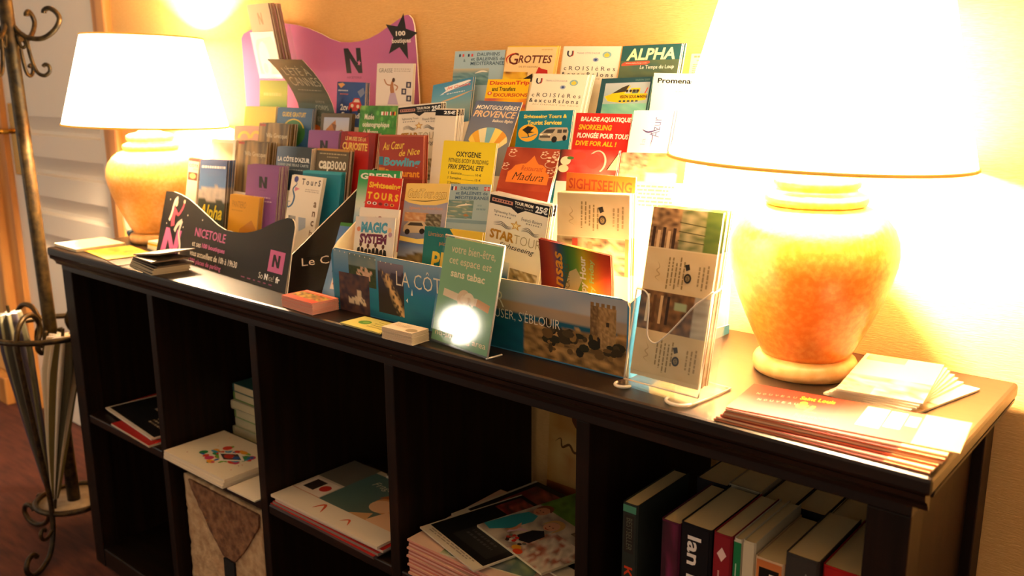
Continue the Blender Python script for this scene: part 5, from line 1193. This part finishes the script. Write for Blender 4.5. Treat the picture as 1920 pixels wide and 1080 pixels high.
# right end: bistro leaflets and white brochures
def f_bis(s):
    s.rect(0, 0, 1, 3, '#7a2418'); s.photo(0, 0, .45, s.vmax, blot(['#7a2418', '#6a1c14', '#8a3020'], 3, 2), 6, 4)
    for i, ch in enumerate('NOUVEAU'): s.text(ch, .06+.028*i, .075+.028*i, .12-.006*i, .145-.006*i, '#d89a80')
    for i, ch in enumerate('NOUVEAU'): s.text(ch, .09+.028*i, .105+.028*i, .20-.005*i, .225-.005*i, '#d89a80')
    s.text('Saint Louis', .26, .42, .05, .1, '#e8c430', bold=.02, skew=-.02); s.text('&', .27, .33, .13, .23, '#e8c430', bold=.03); s.text('L', .32, .38, .17, .27, '#e8c430', bold=.02, shear=.2); s.text('Bistronomie', .30, .46, .29, .34, '#e8c430', bold=.02, skew=-.03)
    s.rect(.56, .03, .66, .3, '#e6c896'); s.rect(.67, .04, .74, .26, '#efe0c0'); s.rect(.75, .06, .8, .2, '#d8b080'); s.rect(.81, 0, 1, 3, '#c98a5a'); s.rect(.84, .03, .87, .33, '#efe0c4'); s.vgreek(.89, .96, .04, .34, 2, '#f2e2c8')
for k, (bl, yaw, w, lb) in enumerate((((1.716, -.0165), 0.8, .238, 'bottom red menu leaflet at the front edge of the right end'), ((1.718, -.0155), 1.4, .238, 'second lowest red menu leaflet at the right end'), ((1.722, -.012), 2.6, .236, 'third red menu leaflet from below at the right end'), ((1.725, -.012), 3.6, .236, 'fourth red menu leaflet from below at the right end'), ((1.727, -.013), 4.2, .236, 'fifth red menu leaflet from below at the right end'), ((1.728, -.012), 5.0, .236, 'red menu leaflet directly under the top one at the right end'))):
    flat('menu_leaflet', lb, 'leaflet', bl, w, .098, yaw, T0+k*.0027, .0023, f_bis, '#e6c094' if k % 2 else '#c87a50', 'red menu leaflets at the right end')
flat('menu_leaflet', 'topmost red menu leaflet with gold lettering poking over the right console edge', 'leaflet', (1.728, -.010), .246, .098, 7, T0+6*.0027, .0012, f_bis, '#e0b080', 'red menu leaflets at the right end')
def f_wb(s):
    s.rect(0, 0, 1, 3, '#efe8d8'); s.photo(0, 1.0, 1, s.vmax, blot(['#e8dcc0', '#8a7a50', '#f2ead8', '#c8b890'], 4, 5), 10, 10); s.photo(.05, 0, .55, .3, blot(['#b8a070', '#e8d8b0'], 4, 3), 6, 4); s.photo(0, 1.4, .4, s.vmax, blot(['#4a3a2a', '#c8b890', '#3a5a7a'], 8, 5), 8, 6)
for k, yaw in enumerate((-14, -9, -4, -1, 3, 5, 7.5)):
    lb = ('lowest white brochure of the fan by the wall at the right end', 'second white brochure from below in the fan at the right end', 'third white brochure from below in the fan at the right end', 'middle white brochure in the fan at the right end', 'third white brochure from the top of the fan at the right end', 'white brochure just under the top of the fan at the right end', 'top white photo brochure of the fan beside the big lamp foot')[k]
    px_, py_ = 1.8395, .215; w, h = .098, .172
    a = R_(yaw); cx = -w/2*math.cos(a)+h/2*math.sin(a); cy = -w/2*math.sin(a)-h/2*math.cos(a)
    flat('photo_brochure', lb, 'brochure', (px_+(.006 if k else .02)-.0008*k+cx, py_+.006+cy), w, h, yaw, T0+k*.0028+(.0 if k < 0 else 0), .0024, f_wb, '#e8dcc0', 'white brochures fanned at the right end')

# small rolled leaflet leaning at the far lamp
rl = empty('rolled_leaflet', (-.026, .172, TOP)); tag(rl, 'rolled white leaflet with a dark blue end leaning by the far lamp foot', 'leaflet')
bm = bmesh.new(); tube(bm, [(0, 0, .010), (-.018, .004, .028), (-.034, .01, .055)], .0095, 14, 4); link('paper_roll', bm, mat('glossy_white_paper', '#f2ece0', .3), rl, True)
bm = bmesh.new(); tube(bm, [(.010, -.002, .0105), (.002, 0, .0115), (-.006, .001, .0155)], .0102, 14, 4); link('blue_end', bm, mat('blue_print', '#1f3a58', .4), rl, True)

# ------------------------------------------------------------------ things in the cubbies
SH = .4192
def f_redm(s): s.rect(0, 0, 1, 3, '#a8221e')
def f_blk(s):
    s.rect(0, 0, 1, 3, '#d8d0c4'); s.rect(.025, .0, .985, s.vmax-.03, '#161414'); s.photo(.34, .14, .72, .44, blot(['#2f5a86', '#7a8fa8', '#c8a88a', '#1c2430'], 3, 4), 8, 8); s.greek(.30, .52, .04, .16, 1, '#d8c49a', 0); s.greek(.6, .9, .5, .62, 3, '#b8a890')
flat('magazine', 'red magazine lying under the black one in the leftmost cubby', 'magazine', (.004, .10), .22, .20, 3, SH, .006, f_redm, '#8a2a24')
flat('magazine', 'brownish magazine sticking out below the black one in the leftmost cubby', 'magazine', (.115, .004), .20, .09, -3, SH, .005, f_redm, '#c8b8a0')
flat('magazine', 'black magazine with white border and blue photo in the leftmost cubby', 'magazine', (.012, .040), .285, .21, -6, SH+.0066, .004, f_blk, '#d8ccb8')
# second cubby: paperbacks and the paint splash booklets
bk_cols = ['#c8c8a0', '#e4dcc0', '#9ab87a', '#dcd4b8', '#7fa860', '#cfc6a0']
def paper_book(name, label, cat, w, h, t, cov, pages='#d8c9a2', group=None, spine=None):
    """a paperback: pages plus cover (front, back, spine); local x = thickness, y = depth from the spine, z = height"""
    e = empty(name); tag(e, label, cat, group)
    def colored(bm, c):
        cl = bm.loops.layers.float_color.new('Col')
        for f in bm.faces:
            for l in f.loops: l[cl] = lin(c)
    bm = bmesh.new(); box(bm, -t/2+.0012, t/2-.0012, .003, w-.003, .0025, h-.002)
    colored(bm, pages); link('pages', bm, M['paper'], e)
    bm = bmesh.new()
    P = [(-t/2, w), (-t/2, .003), (-t/2+.002, .0006), (0, 0), (t/2-.002, .0006), (t/2, .003), (t/2, w), (t/2-.0009, w), (t/2-.0009, .0032), (t/2-.0025, .0016), (0, .0011), (-t/2+.0025, .0016), (-t/2+.0009, .0032), (-t/2+.0009, w)]
    prism(bm, [(x, y, 0) for x, y in P], (0, 0, h)); colored(bm, cov)
    c = link('cover', bm, M['paper'], e)
    if spine:
        s = Sheet(t*.86, h*.98, .0003, cov, cov); spine(s); o = new_obj('spine_print', s.make('spine_print')); o.parent = c; o.location = (0, -.0004, h*.01)
    return e
for k in range(6):
    e = paper_book('paperback', ('green-edged paperback in the stack at the back of the second cubby' if k % 2 == 0 else 'cream paperback in the stack at the back of the second cubby') if k < 5 else 'topmost teal-covered paperback of the stack in the second cubby', 'book', .12, .17, .0205, bk_cols[k] if k < 5 else '#3a6a6a', '#dcd0aa', 'paperbacks stacked in the second cubby')
    e.rotation_euler = (math.pi/2, -math.pi/2, 0)
    e.rotation_euler = Matrix(((0, 1, 0), (0, 0, 1), (1, 0, 0))).to_euler() if False else (0, 0, 0)
    # lie flat: thickness up, spine to the left
    R = Matrix(((0, 1, 0, 0), (0, 0, 1, 0), (1, 0, 0, 0), (0, 0, 0, 1)))
    e.matrix_world = Matrix.Translation((.388+.004*((k*7) % 3-1)+.004, .164+.003*((k*5) % 3), SH+.0107+k*.0213)) @ R
def f_spl(s):
    s.rect(0, 0, 1, 3, '#ecdfc4'); rr = random.Random(4)
    for i in range(46):
        a = rr.random()*6.28; r = .05+.2*rr.random()**.7
        s.ell(.56+r*1.15*math.cos(a), .33+r*.72*math.sin(a), .016+.045*rr.random(), .012+.036*rr.random(), ['#2f8a4a', '#d8402e', '#2f6ab0', '#e8a030', '#7ab040', '#c83a6a', '#3a9ac0'][i % 7], 9)
    s.poly([(.44, .34), (.62, .22), (.80, .30), (.62, .44)], '#f0e8da'); s.poly([(.48, .345), (.62, .25), (.755, .305), (.62, .40)], '#3a3430'); s.ell(.6, .33, .06, .04, '#b8342a'); s.ell(.68, .31, .04, .03, '#2f5a9a')
    for i in range(16): s.ell(.2+.75*rr.random(), .06+.55*rr.random(), .008, .006, ['#d8702e', '#b84a3a', '#e0a040'][i % 3], 6)
for k, lb in enumerate(('lowest paint splash booklet in the second cubby', 'middle paint splash booklet in the second cubby', 'top paint splash booklet with bright colour blots in the second cubby')):
    flat('art_booklet', lb, 'booklet', (.397+.001*k, -.016+.0005*k), .235, .150, -.5+.4*k, SH+.0003+k*.0066, .006, f_spl, '#e8d8bc', 'paint splash booklets in the second cubby')
flat('paper_sheet', 'plain cream sheet beside the paint splash booklets', 'paper', (.640, -.012), .094, .12, 1, SH+.0003, .003, f_white, '#e8dcc0')
# third cubby: magazines
def f_ptg(s):
    s.rect(0, 0, 1, 3, '#cfc4ae'); s.photo(.27, .04, 1, s.vmax-.16, lambda u, v: mixc('#4f7a78', '#5a5a48', u*.4+v*.5), 6, 6)
    s.rect(.0, .0, .27, .3, '#6a6a60'); s.text('Fragonard', .38, .72, .12, .19, '#d8d4bc', shear=.2, bold=-.005)
    s.ell(.70, .30, .13, .10, '#c88a58'); s.ell(.66, .33, .09, .075, '#e0b48a'); s.curve([(.56, .26), (.64, .2), (.78, .2), (.84, .3)], .07, '#9a5a30', True); s.poly([(.74, .36), (.9, .34), (1, .42), (1, .66), (.8, .64), (.7, .5)], '#dfb48c'); s.poly([(.56, .5), (.68, .42), (.74, .6), (.7, .68), (.58, .66)], '#c89a6a')
    s.rect(.02, .32, .26, .5, '#e8dccc'); s.rect(.05, .34, .15, .46, '#2a2420'); s.ell(.2, .4, .04, .04, '#c8342a'); s.rect(.0, s.vmax-.16, 1, s.vmax, '#e0d4c0'); s.photo(.0, .5, .27, s.vmax-.16, blot(['#8a4a2a', '#d8b08a', '#b8342a', '#efe0d0'], 4, 5), 6, 5)
    s.curve([(.34, s.vmax-.06), (.38, s.vmax-.13), (.43, s.vmax-.05)], .02, '#c8502e', True); s.curve([(.6, s.vmax-.06), (.64, s.vmax-.1), (.68, s.vmax-.05)], .015, '#c8502e', True)
def f_dom(s):
    s.rect(0, 0, 1, 3, '#121212'); rr = random.Random(2)
    for i in range(9):
        x = .2+.08*i; y = .12+.2*((i*5) % 3)/2; s.poly([(x, y), (x+.07, y-.03), (x+.1, y+.05), (x+.03, y+.08)], '#c8c0ae')
        for k in range(3): s.ell(x+.03+.018*k, y+.025+.01*k, .007, .007, '#1a1a1a', 6)
    s.text('Paris', .12, .4, .46, .56, '#c8c0ae', bold=.02); s.photo(.5, .45, .95, .7, blot(['#1a1414', '#5a2a24', '#2a2a2a', '#8a8478'], 6, 5), 10, 8)
for k, lb in enumerate(('lowest magazine under the painting magazine in the third cubby', 'striped-edged magazine second from below in the third cubby', 'magazine directly beneath the painting one in the third cubby')):
    flat('magazine', lb, 'magazine', (.768+.006*k, .002+.002*k), .31, .205, -1+.7*k, SH+k*.0056, .005, f_redm, ['#5a4a48', '#8a7a70', '#c8b8a8'][k], 'magazines stacked in the third cubby')
flat('magazine', 'magazine with a painted woman on its cover in the third cubby', 'magazine', (.766, .006), .315, .21, -.5, SH+3*.0056, .005, f_ptg, '#e0d0b4', 'magazines stacked in the third cubby')
flat('magazine', 'black magazine with white dominoes at the back of the third cubby', 'magazine', (.885, .20), .20, .14, 8, SH+3*.0056+.0055, .006, f_dom, '#c8bca8')
# fourth cubby: newspapers with magazines on top
for k in range(17):
    w_ = .255+.008*((k*7) % 5)/4
    def f_np(s): s.rect(0, 0, 1, 3, '#d8b8a0')
    flat('newspaper', 'pink-edged newspaper in the tall stack of the fourth cubby', 'newspaper', (1.155+.004*((k*5) % 4)/3+.0012*abs(k-8)*.3, .004+.003*((k*3) % 4)/3), .262, .24, (k*13 % 5-2)*.4, SH+k*.0038, .0035, f_np, ['#d89a84', '#c87a68', '#e0b09c', '#b86a5a'][k % 4], 'newspapers stacked in the fourth cubby')
zt = SH+17*.0038
def f_leafy(s): s.photo(0, 0, 1, s.vmax, blot(['#3a5a3a', '#c8c49a', '#2a4a6a', '#8aa06a', '#e0dcc0'], 6, 3), 12, 12)
flat('magazine', 'leafy green magazine peeping out below the children magazine', 'magazine', (1.235, .004), .165, .20, 12, zt+.0002, .002, f_leafy, '#c8c0a0')
def f_menu(s):
    s.rect(0, 0, 1, 3, '#cfc4ac'); s.rect(.02, .0, .985, s.vmax-.11, '#141210'); s.photo(.06, .05, .95, .38, blot(['#1a1412', '#8a2a28', '#3a2a20', '#b85a48', '#2a2420'], 6, 7), 14, 8); s.rect(.3, .36, .9, s.vmax-.2, '#2a2826'); s.greek(.36, .84, .42, s.vmax-.28, 8, '#4a4844'); s.greek(.1, .9, s.vmax-.09, s.vmax-.03, 2, '#9a9080')
flat('magazine', 'long dark photo sheet at the back of the newspaper stack', 'magazine', (1.160, .108), .29, .20, -9, zt+.0024, .003, f_menu, '#cfc2a8')
flat('magazine', 'dark photo sheet with a pale lower border at the front of the newspaper stack', 'magazine', (1.158, .034), .170, .21, -15, zt+.0064, .003, f_menu, '#cfc2a8')
def f_kid(s):
    s.rect(0, 0, 1, 3, '#d0c4a8'); s.photo(0, 0, 1, .5, blot(['#4a7a2a', '#6a9a34', '#3a5a24'], 4, 3), 8, 6); s.photo(0, .4, 1, s.vmax, blot(['#b8ac98', '#8a8074', '#d8ccb4', '#6a2a24'], 6, 9), 12, 12)
    s.photo(.0, .0, .62, .5, blot(['#4a7a2a', '#6a9a34', '#3a5a24'], 5, 3), 10, 8); s.photo(.62, .0, 1, .62, blot(['#5a4a34', '#2a241c', '#8a7a5a'], 5, 2), 8, 8)
    s.photo(.5, .72, 1, s.vmax, blot(['#d8ccb4', '#b8ac98', '#e4dac4', '#a8503c', '#8a8074'], 7, 9), 14, 12)
    s.poly([(.0, 1.14), (.02, .84), (.06, .68), (.18, .66), (.24, .76), (.22, 1.0), (.12, 1.16)], '#2f94a0'); s.ell(.125, .575, .075, .085, '#cf9270', 14); s.curve([(.05, .58), (.07, .49), (.14, .47), (.2, .53)], .055, '#7a4526', True)
    s.poly([(.36, 1.02), (.37, .86), (.44, .78), (.53, .84), (.54, 1.02), (.45, 1.06)], '#1a1820'); s.ell(.42, .68, .075, .085, '#dca684', 14); s.curve([(.33, .72), (.35, .60), (.43, .57), (.5, .63), (.51, .76)], .05, '#caa266', True); s.ell(.40, .69, .009, .008, '#3a2418', 6); s.ell(.445, .685, .009, .008, '#3a2418', 6); s.curve([(.39, .73), (.42, .745), (.455, .725)], .012, '#a8483a', True)
    s.ell(.105, .58, .009, .008, '#3a2418', 6); s.ell(.145, .575, .009, .008, '#3a2418', 6); s.curve([(.1, .62), (.125, .63), (.15, .615)], .011, '#a8483a', True)
    s.curve([(.36, .9), (.27, .96), (.26, 1.06)], .06, '#d8b8c4', True); s.curve([(.2, .86), (.25, .96), (.22, 1.04)], .04, '#cf9270', True)
    rr = random.Random(8)
    for i in range(18): s.ell(.33+.2*rr.random(), 1.04+.10*rr.random(), .022, .02, ['#c8241c', '#2a2018', '#b83a2a', '#6a6a60', '#d8d0c0'][i % 5], 8)
    s.ell(.54, 1.15, .05, .04, '#e0a030'); s.ell(.6, 1.18, .05, .04, '#d84a20')
flat('magazine', 'magazine with two children on a lawn on top of the newspaper stack', 'magazine', (1.234, .094), .185, .225, -15.6, zt+.0104, .004, f_kid, '#d8cba8')
def f_post(s):
    s.photo(0, 0, 1, s.vmax, blot(['#d8a858', '#c88a3c', '#e0b870', '#b8702c'], 3, 6), 8, 10); s.ell(.55, .42, .3, .18, '#6a3a1c'); s.ell(.48, .36, .14, .1, '#c89860'); s.curve([(.08, .7), (.14, .66), (.16, .74), (.24, .7), (.3, .76), (.4, .73), (.5, .8), (.66, .79)], .025, '#6a4418', True); s.photo(.0, 1.1, 1, s.vmax, blot(['#6a3a1a', '#b8642a', '#8a4a20'], 3, 2), 6, 5)
s = Sheet(.205, .285, .004, '#d8a858', '#d8c08a'); f_post(s); s.bend(.01)
o = new_obj('brochure', s.make('brochure')); tag(o, 'amber brochure leaning upright against the wall in the fourth cubby', 'brochure'); frame(o, (1.189, .352, .7045), .205, .285, 0, 5, 0, .01)
# fifth cubby: two rows of upright books
def sp_text(txt, c, b=.02, x0=.2, x1=.8, v0=.4, v1=6.5, extra=None):
    def f(s):
        if extra: extra(s)
        s.text(txt, x0, x1, v0, v1, c, bold=b, rot=-90)
    return f
def ex_ru(s): s.rect(0, 0, 1, .5, '#4a8a70'); s.rect(.15, .7, .85, 3.4, '#2a2620'); s.text('BESTSELLER', .28, .72, .9, 3.2, '#5a5a4a', rot=-90)
def ex_red(s): s.poly([(.5, .7), (.8, 1.15), (.5, 1.6), (.2, 1.15)], '#e8c8c0')
def ex_pink(s): s.photo(0, 0, 1, s.vmax, blot(['#8a2a58', '#5a2038', '#3a1a28', '#2a1a20'], 4, 3), 4, 12)
def ex_hirt(s): s.photo(0, 0, 1, 2, grad('#c8703a', '#d88a4a', '#8a3a24'), 3, 4); s.rect(.1, .3, .9, 6, '#17120f')
def ex_green(s): s.rect(0, .2, 1, 7, '#1f7a48')
BK = [  # x0, x1, front y, depth, height, cover, spine fn, label
 (1.566, 1.590, .026, .138, .2535, '#2a2f2a', sp_text('КОТОВ', '#c8401c', .03, .18, .82, 4.4, 8.2, ex_ru), 'hardback with red cyrillic spine, first of the front row in the right cubby'),
 (1.6245, 1.6525, .030, .138, .2465, '#5a2038', lambda s: ex_pink(s), 'pink and dark streaked paperback, second of the front row in the right cubby'),
 (1.6545, 1.6985, .028, .138, .2535, '#121014', sp_text('Ian Rankin', '#efe8e0', .02, .2, .72, .35, 4.4), 'thick black paperback with white lettering on its spine'),
 (1.7000, 1.7255, .030, .138, .2535, '#8a1c26', lambda s: (ex_red(s), s.vgreek(.3, .8, 2.0, 8.0, 2, '#e0a8a0')), 'dark red paperback with a small diamond on its spine'),
 (1.7270, 1.7385, .032, .138, .2535, '#cfc6ae', lambda s: (ex_green(s), s.vgreek(.3, .7, 3.0, 9.0, 1, '#bfe0c0')), 'thin paperback with a green spine'),
 (1.7400, 1.7565, .030, .138, .2560, '#cfc3a4', sp_text('ROY JACOB', '#4a4438', .02, .3, .7, 3.2, 9), 'cream paperback with a grey spine title'),
 (1.7580, 1.7950, .028, .138, .2420, '#d8b890', sp_text('HIRT', '#efe6d8', .04, .52, .85, .5, 3.2, ex_hirt), 'shorter paperback with an orange top and black title block'),
 (1.7965, 1.8370, .026, .138, .2620, '#3a3632', sp_text('ТО', '#8a8278', .0, .25, .7, .5, 2.2), 'large grey hardback between the short paperback and the red book'),
 (1.8385, 1.8850, .034, .138, .2580, '#b81e1c', sp_text('РОЛЬ', '#2a0f12', .03, .25, .7, .5, 2.6), 'bright red book nearest the right post'),
]
for x0, x1, y, d, h, c, fn, lb in BK:
    e = paper_book('paperback' if 'hardback' not in lb else 'hardback', lb, 'book', d, h, x1-x0, c, '#e2cc98', None, fn)
    e.location = ((x0+x1)/2, y, SH+.0003)
    if 'large grey' in lb:
        bm = bmesh.new(); 
BK2 = [(1.5950, 1.6440, .176, .2440, '#2a2a30', 'first book of the back row in the right cubby'), (1.6460, 1.6950, .176, .2500, '#b0a890', 'pale book with small figures in the back row of the right cubby'), (1.6970, 1.7420, .176, .2440, '#2f2420', 'dark book third in the back row of the right cubby'), (1.7440, 1.7860, .176, .2450, '#1c1a1c', 'black book fourth in the back row of the right cubby'), (1.7880, 1.8300, .176, .2440, '#c8b890', 'cream book fifth in the back row of the right cubby'), (1.8320, 1.8800, .176, .2470, '#8a7a58', 'tan book last in the back row of the right cubby')]
for x0, x1, y, h, c, lb in BK2:
    e = paper_book('paperback', lb, 'book', .125, h, x1-x0, c, '#ecd9a4'); e.location = ((x0+x1)/2, y, SH+.0003)
# carpet covered box below the second cubby
cb = empty('carpet_box', (.55, .16, .05)); tag(cb, 'fluffy beige carpet-covered box with a brown pointed patch in the lower second cubby', 'pet box')
fur1 = noisy('beige_carpet_pile', '#b08a62', '#d2b085', (45, 45, 45), 0.95, 0.9, detail=6, bscale=(160, 160, 160))
fur2 = noisy('brown_carpet_pile', '#6a4228', '#9a6c48', (60, 60, 60), 0.95, 1.0, detail=6, bscale=(170, 170, 170))
def fluffy(name, bm, m, amp, cuts):
    bmesh.ops.subdivide_edges(bm, edges=bm.edges[:], cuts=cuts, use_grid_fill=True)
    bm.normal_update()
    for v in bm.verts:
        n = noise.noise(v.co*120)*amp + noise.noise(v.co*37)*amp*1.3
        v.co += v.normal*n
    o = link(name, bm, m, None, True); o.parent = cb; o.matrix_parent_inverse = Matrix.Translation((-.55, -.16, -.05)); return o
bm = bmesh.new(); box(bm, .402, .70, .025, .32, .054, .372); fluffy('box_body', bm, fur1, .0022, 40)
bm = bmesh.new(); prism(bm, [(.428, .0205, .366), (.694, .0205, .366), (.690, .0205, .335), (.632, .0205, .262), (.592, .0205, .222), (.548, .0205, .222), (.504, .0205, .262), (.436, .0205, .345)], (0, .006, 0))
bmesh.ops.triangulate(bm, faces=bm.faces[:]); fluffy('brown_patch', bm, fur2, .0014, 14)
bm = bmesh.new(); box(bm, .548, .588, .0195, .03, .150, .218); o = link('opening', bm, mat('hole_shade_black', '#0c0906', .9)); o.parent = cb; o.matrix_parent_inverse = Matrix.Translation((-.55, -.16, -.05)); o['label'] = 'dark-painted block standing in for an opening under the point of the patch'  # solid block; the hole's inner shade is put into its colour

# ------------------------------------------------------------------ coat rack and umbrellas
RX, RY = -.194, .020
rack = empty('coat_rack', (RX, RY, 0)); tag(rack, 'bronzed wrought-iron coat and umbrella rack with scroll hooks by the door', 'coat rack')
def px_(z): return -.04*(z-.12)/1.17
def rpart(name, bm, m='iron'): return link(name, bm, M[m], rack, True)
bm = bmesh.new(); tube(bm, [(px_(z), 0, z) for z in (.10, .5, .9, 1.3, 1.62)], .0165, 14, 3); rpart('pole', bm)
bm = bmesh.new(); lathe(bm, [(.017, 1.62), (.028, 1.64), (.03, 1.66), (.02, 1.685), (.004, 1.695)], 20, px_(1.62)); rpart('finial', bm)
CR = Vector((.762, .647, 0)).normalized()
hook1 = [(.0, 1.42), (-.006, 1.40), (.002, 1.369), (.018, 1.347), (.04, 1.335), (.072, 1.334), (.103, 1.353), (.119, 1.378), (.112, 1.396), (.097, 1.405), (.085, 1.400), (.083, 1.393)]
hook2 = [(.006, 1.338), (.024, 1.345), (.032, 1.328), (.036, 1.293), (.046, 1.256), (.063, 1.245), (.078, 1.254), (.079, 1.267), (.07, 1.272), (.064, 1.267)]
hook3 = [(.010, 1.345), (.012, 1.325), (.02, 1.312), (.028, 1.318), (.026, 1.327)]
for k in range(4):
    a = k*math.pi/2; d = Vector((CR.x*math.cos(a)-CR.y*math.sin(a), CR.x*math.sin(a)+CR.y*math.cos(a), 0))
    bm = bmesh.new()
    for hk, r in ((hook1, .0062), (hook2, .0048), (hook3, .004)):
        tube(bm, [(px_(z)+d.x*(u_+.008), d.y*(u_+.008), z) for u_, z in hk], r, 8, 4)
    rpart('hook', bm)
ring = lambda r, z, n=48: [(px_(z)+r*math.cos(2*math.pi*i/n), r*math.sin(2*math.pi*i/n), z) for i in range(n+1)]
bm = bmesh.new(); tube(bm, ring(.138, .60), .0075, 8, 0); rpart('umbrella_ring', bm)
bm = bmesh.new(); tube(bm, ring(.094, .125), .0075, 8, 0); rpart('tray_rim', bm)
bm = bmesh.new(); lathe(bm, [(.001, .116), (.092, .116), (.092, .122), (.001, .122)], 40, px_(.12)); rpart('drip_tray', bm, 'tray')
for a0 in (-56, 68, -166):
    a = R_(a0)
    prof = [(.022, .60), (.030, .56), (.045, .548), (.06, .562), (.055, .585), (.045, .60), (.042, .625), (.062, .652), (.095, .655), (.122, .635), (.137, .60), (.134, .54), (.122, .42), (.106, .27), (.097, .17), (.098, .12), (.105, .075), (.128, .028), (.168, .009), (.205, .013), (.222, .036), (.212, .058), (.19, .062), (.178, .05)]
    bm = bmesh.new(); tube(bm, [(px_(z)+r*math.cos(a), r*math.sin(a), z) for r, z in prof], .0068, 8, 5); rpart('leg', bm)
    bm = bmesh.new(); tube(bm, [(px_(z)+r*math.cos(a), r*math.sin(a), z) for r, z in ((.104, .085), (.13, .075), (.148, .082), (.152, .098), (.141, .105), (.132, .098))], .005, 8, 5); rpart('foot_scroll', bm)

def umbrella(name, label, p0, p1, r_top, cols, handle_up=.0, n=9, lean=0):
    """folded umbrella from tip p0 to the top p1"""
    P0, P1 = Vector(p0), Vector(p1); e = empty(name, p0); tag(e, label, 'umbrella')
    ax = (P1-P0); L = ax.length; q = Vector((0, 0, 1)).rotation_difference(ax.normalized()).to_matrix().to_4x4()
    bm = bmesh.new(); cl = bm.loops.layers.float_color.new('Col'); seg = 72; rows = 16; V = []
    for j in range(rows+1):
        t = j/rows; z = L*(.06+.94*t); R0 = .006 + (r_top-.006)*(t**.8)*(1-.35*max(0, t-.8)/.2)
        V.append([bm.verts.new((R0*(1+.28*math.cos(n*2*math.pi*i/seg+t*2.2))*math.cos(2*math.pi*i/seg+t*.5), R0*(1+.28*math.cos(n*2*math.pi*i/seg+t*2.2))*math.sin(2*math.pi*i/seg+t*.5), z)) for i in range(seg)])
    for j in range(rows):
        for i in range(seg):
            f = bm.faces.new((V[j][i], V[j][(i+1) % seg], V[j+1][(i+1) % seg], V[j+1][i])); c = lin(cols[(i//5) % len(cols)])
            for l in f.loops: l[cl] = c
    bm.faces.new(V[0][::-1]); bm.faces.new(V[-1])
    o = link('canopy', bm, M['cloth'], e, True); o.matrix_basis = q
    bm = bmesh.new(); tube(bm, [(0, 0, 0), (0, 0, L+.02+handle_up)], .004, 8, 0); o = link('shaft', bm, M['iron'], e); o.matrix_basis = q
    if handle_up:
        z = L+.05+handle_up
        bm = bmesh.new(); tube(bm, [(0, 0, z-.06), (0, 0, z), (.012, 0, z+.03), (.035, 0, z+.038), (.055, 0, z+.022), (.056, 0, z)], .009, 10, 4); o = link('handle', bm, mat('umbrella_handle', '#4a3a22', .5), e, True); o.matrix_basis = q
    return e
mc = mat('umbrella_cloth', '#ffffff', .75); a_ = mc.node_tree.nodes.new('ShaderNodeAttribute'); a_.attribute_name = 'Col'; mc.node_tree.links.new(a_.outputs['Color'], mc.node_tree.nodes['Principled BSDF'].inputs['Base Color']); M['cloth'] = mc
umbrella('folded_umbrella', 'folded dark grey green umbrella leaning left in the iron rack', (RX-.018, RY-.050, .1235), (RX-.046, RY-.084, .655), .034, ['#6a6650', '#4a4250', '#77745a', '#4c4a40'], 0)
umbrella('folded_umbrella', 'folded cream and olive striped umbrella leaning right in the iron rack', (RX+.018, RY-.058, .1235), (RX+.078, RY-.010, .60), .041, ['#d8c8a8', '#6a5a28', '#e0d2bc', '#4a4228', '#c8b898'], .0)
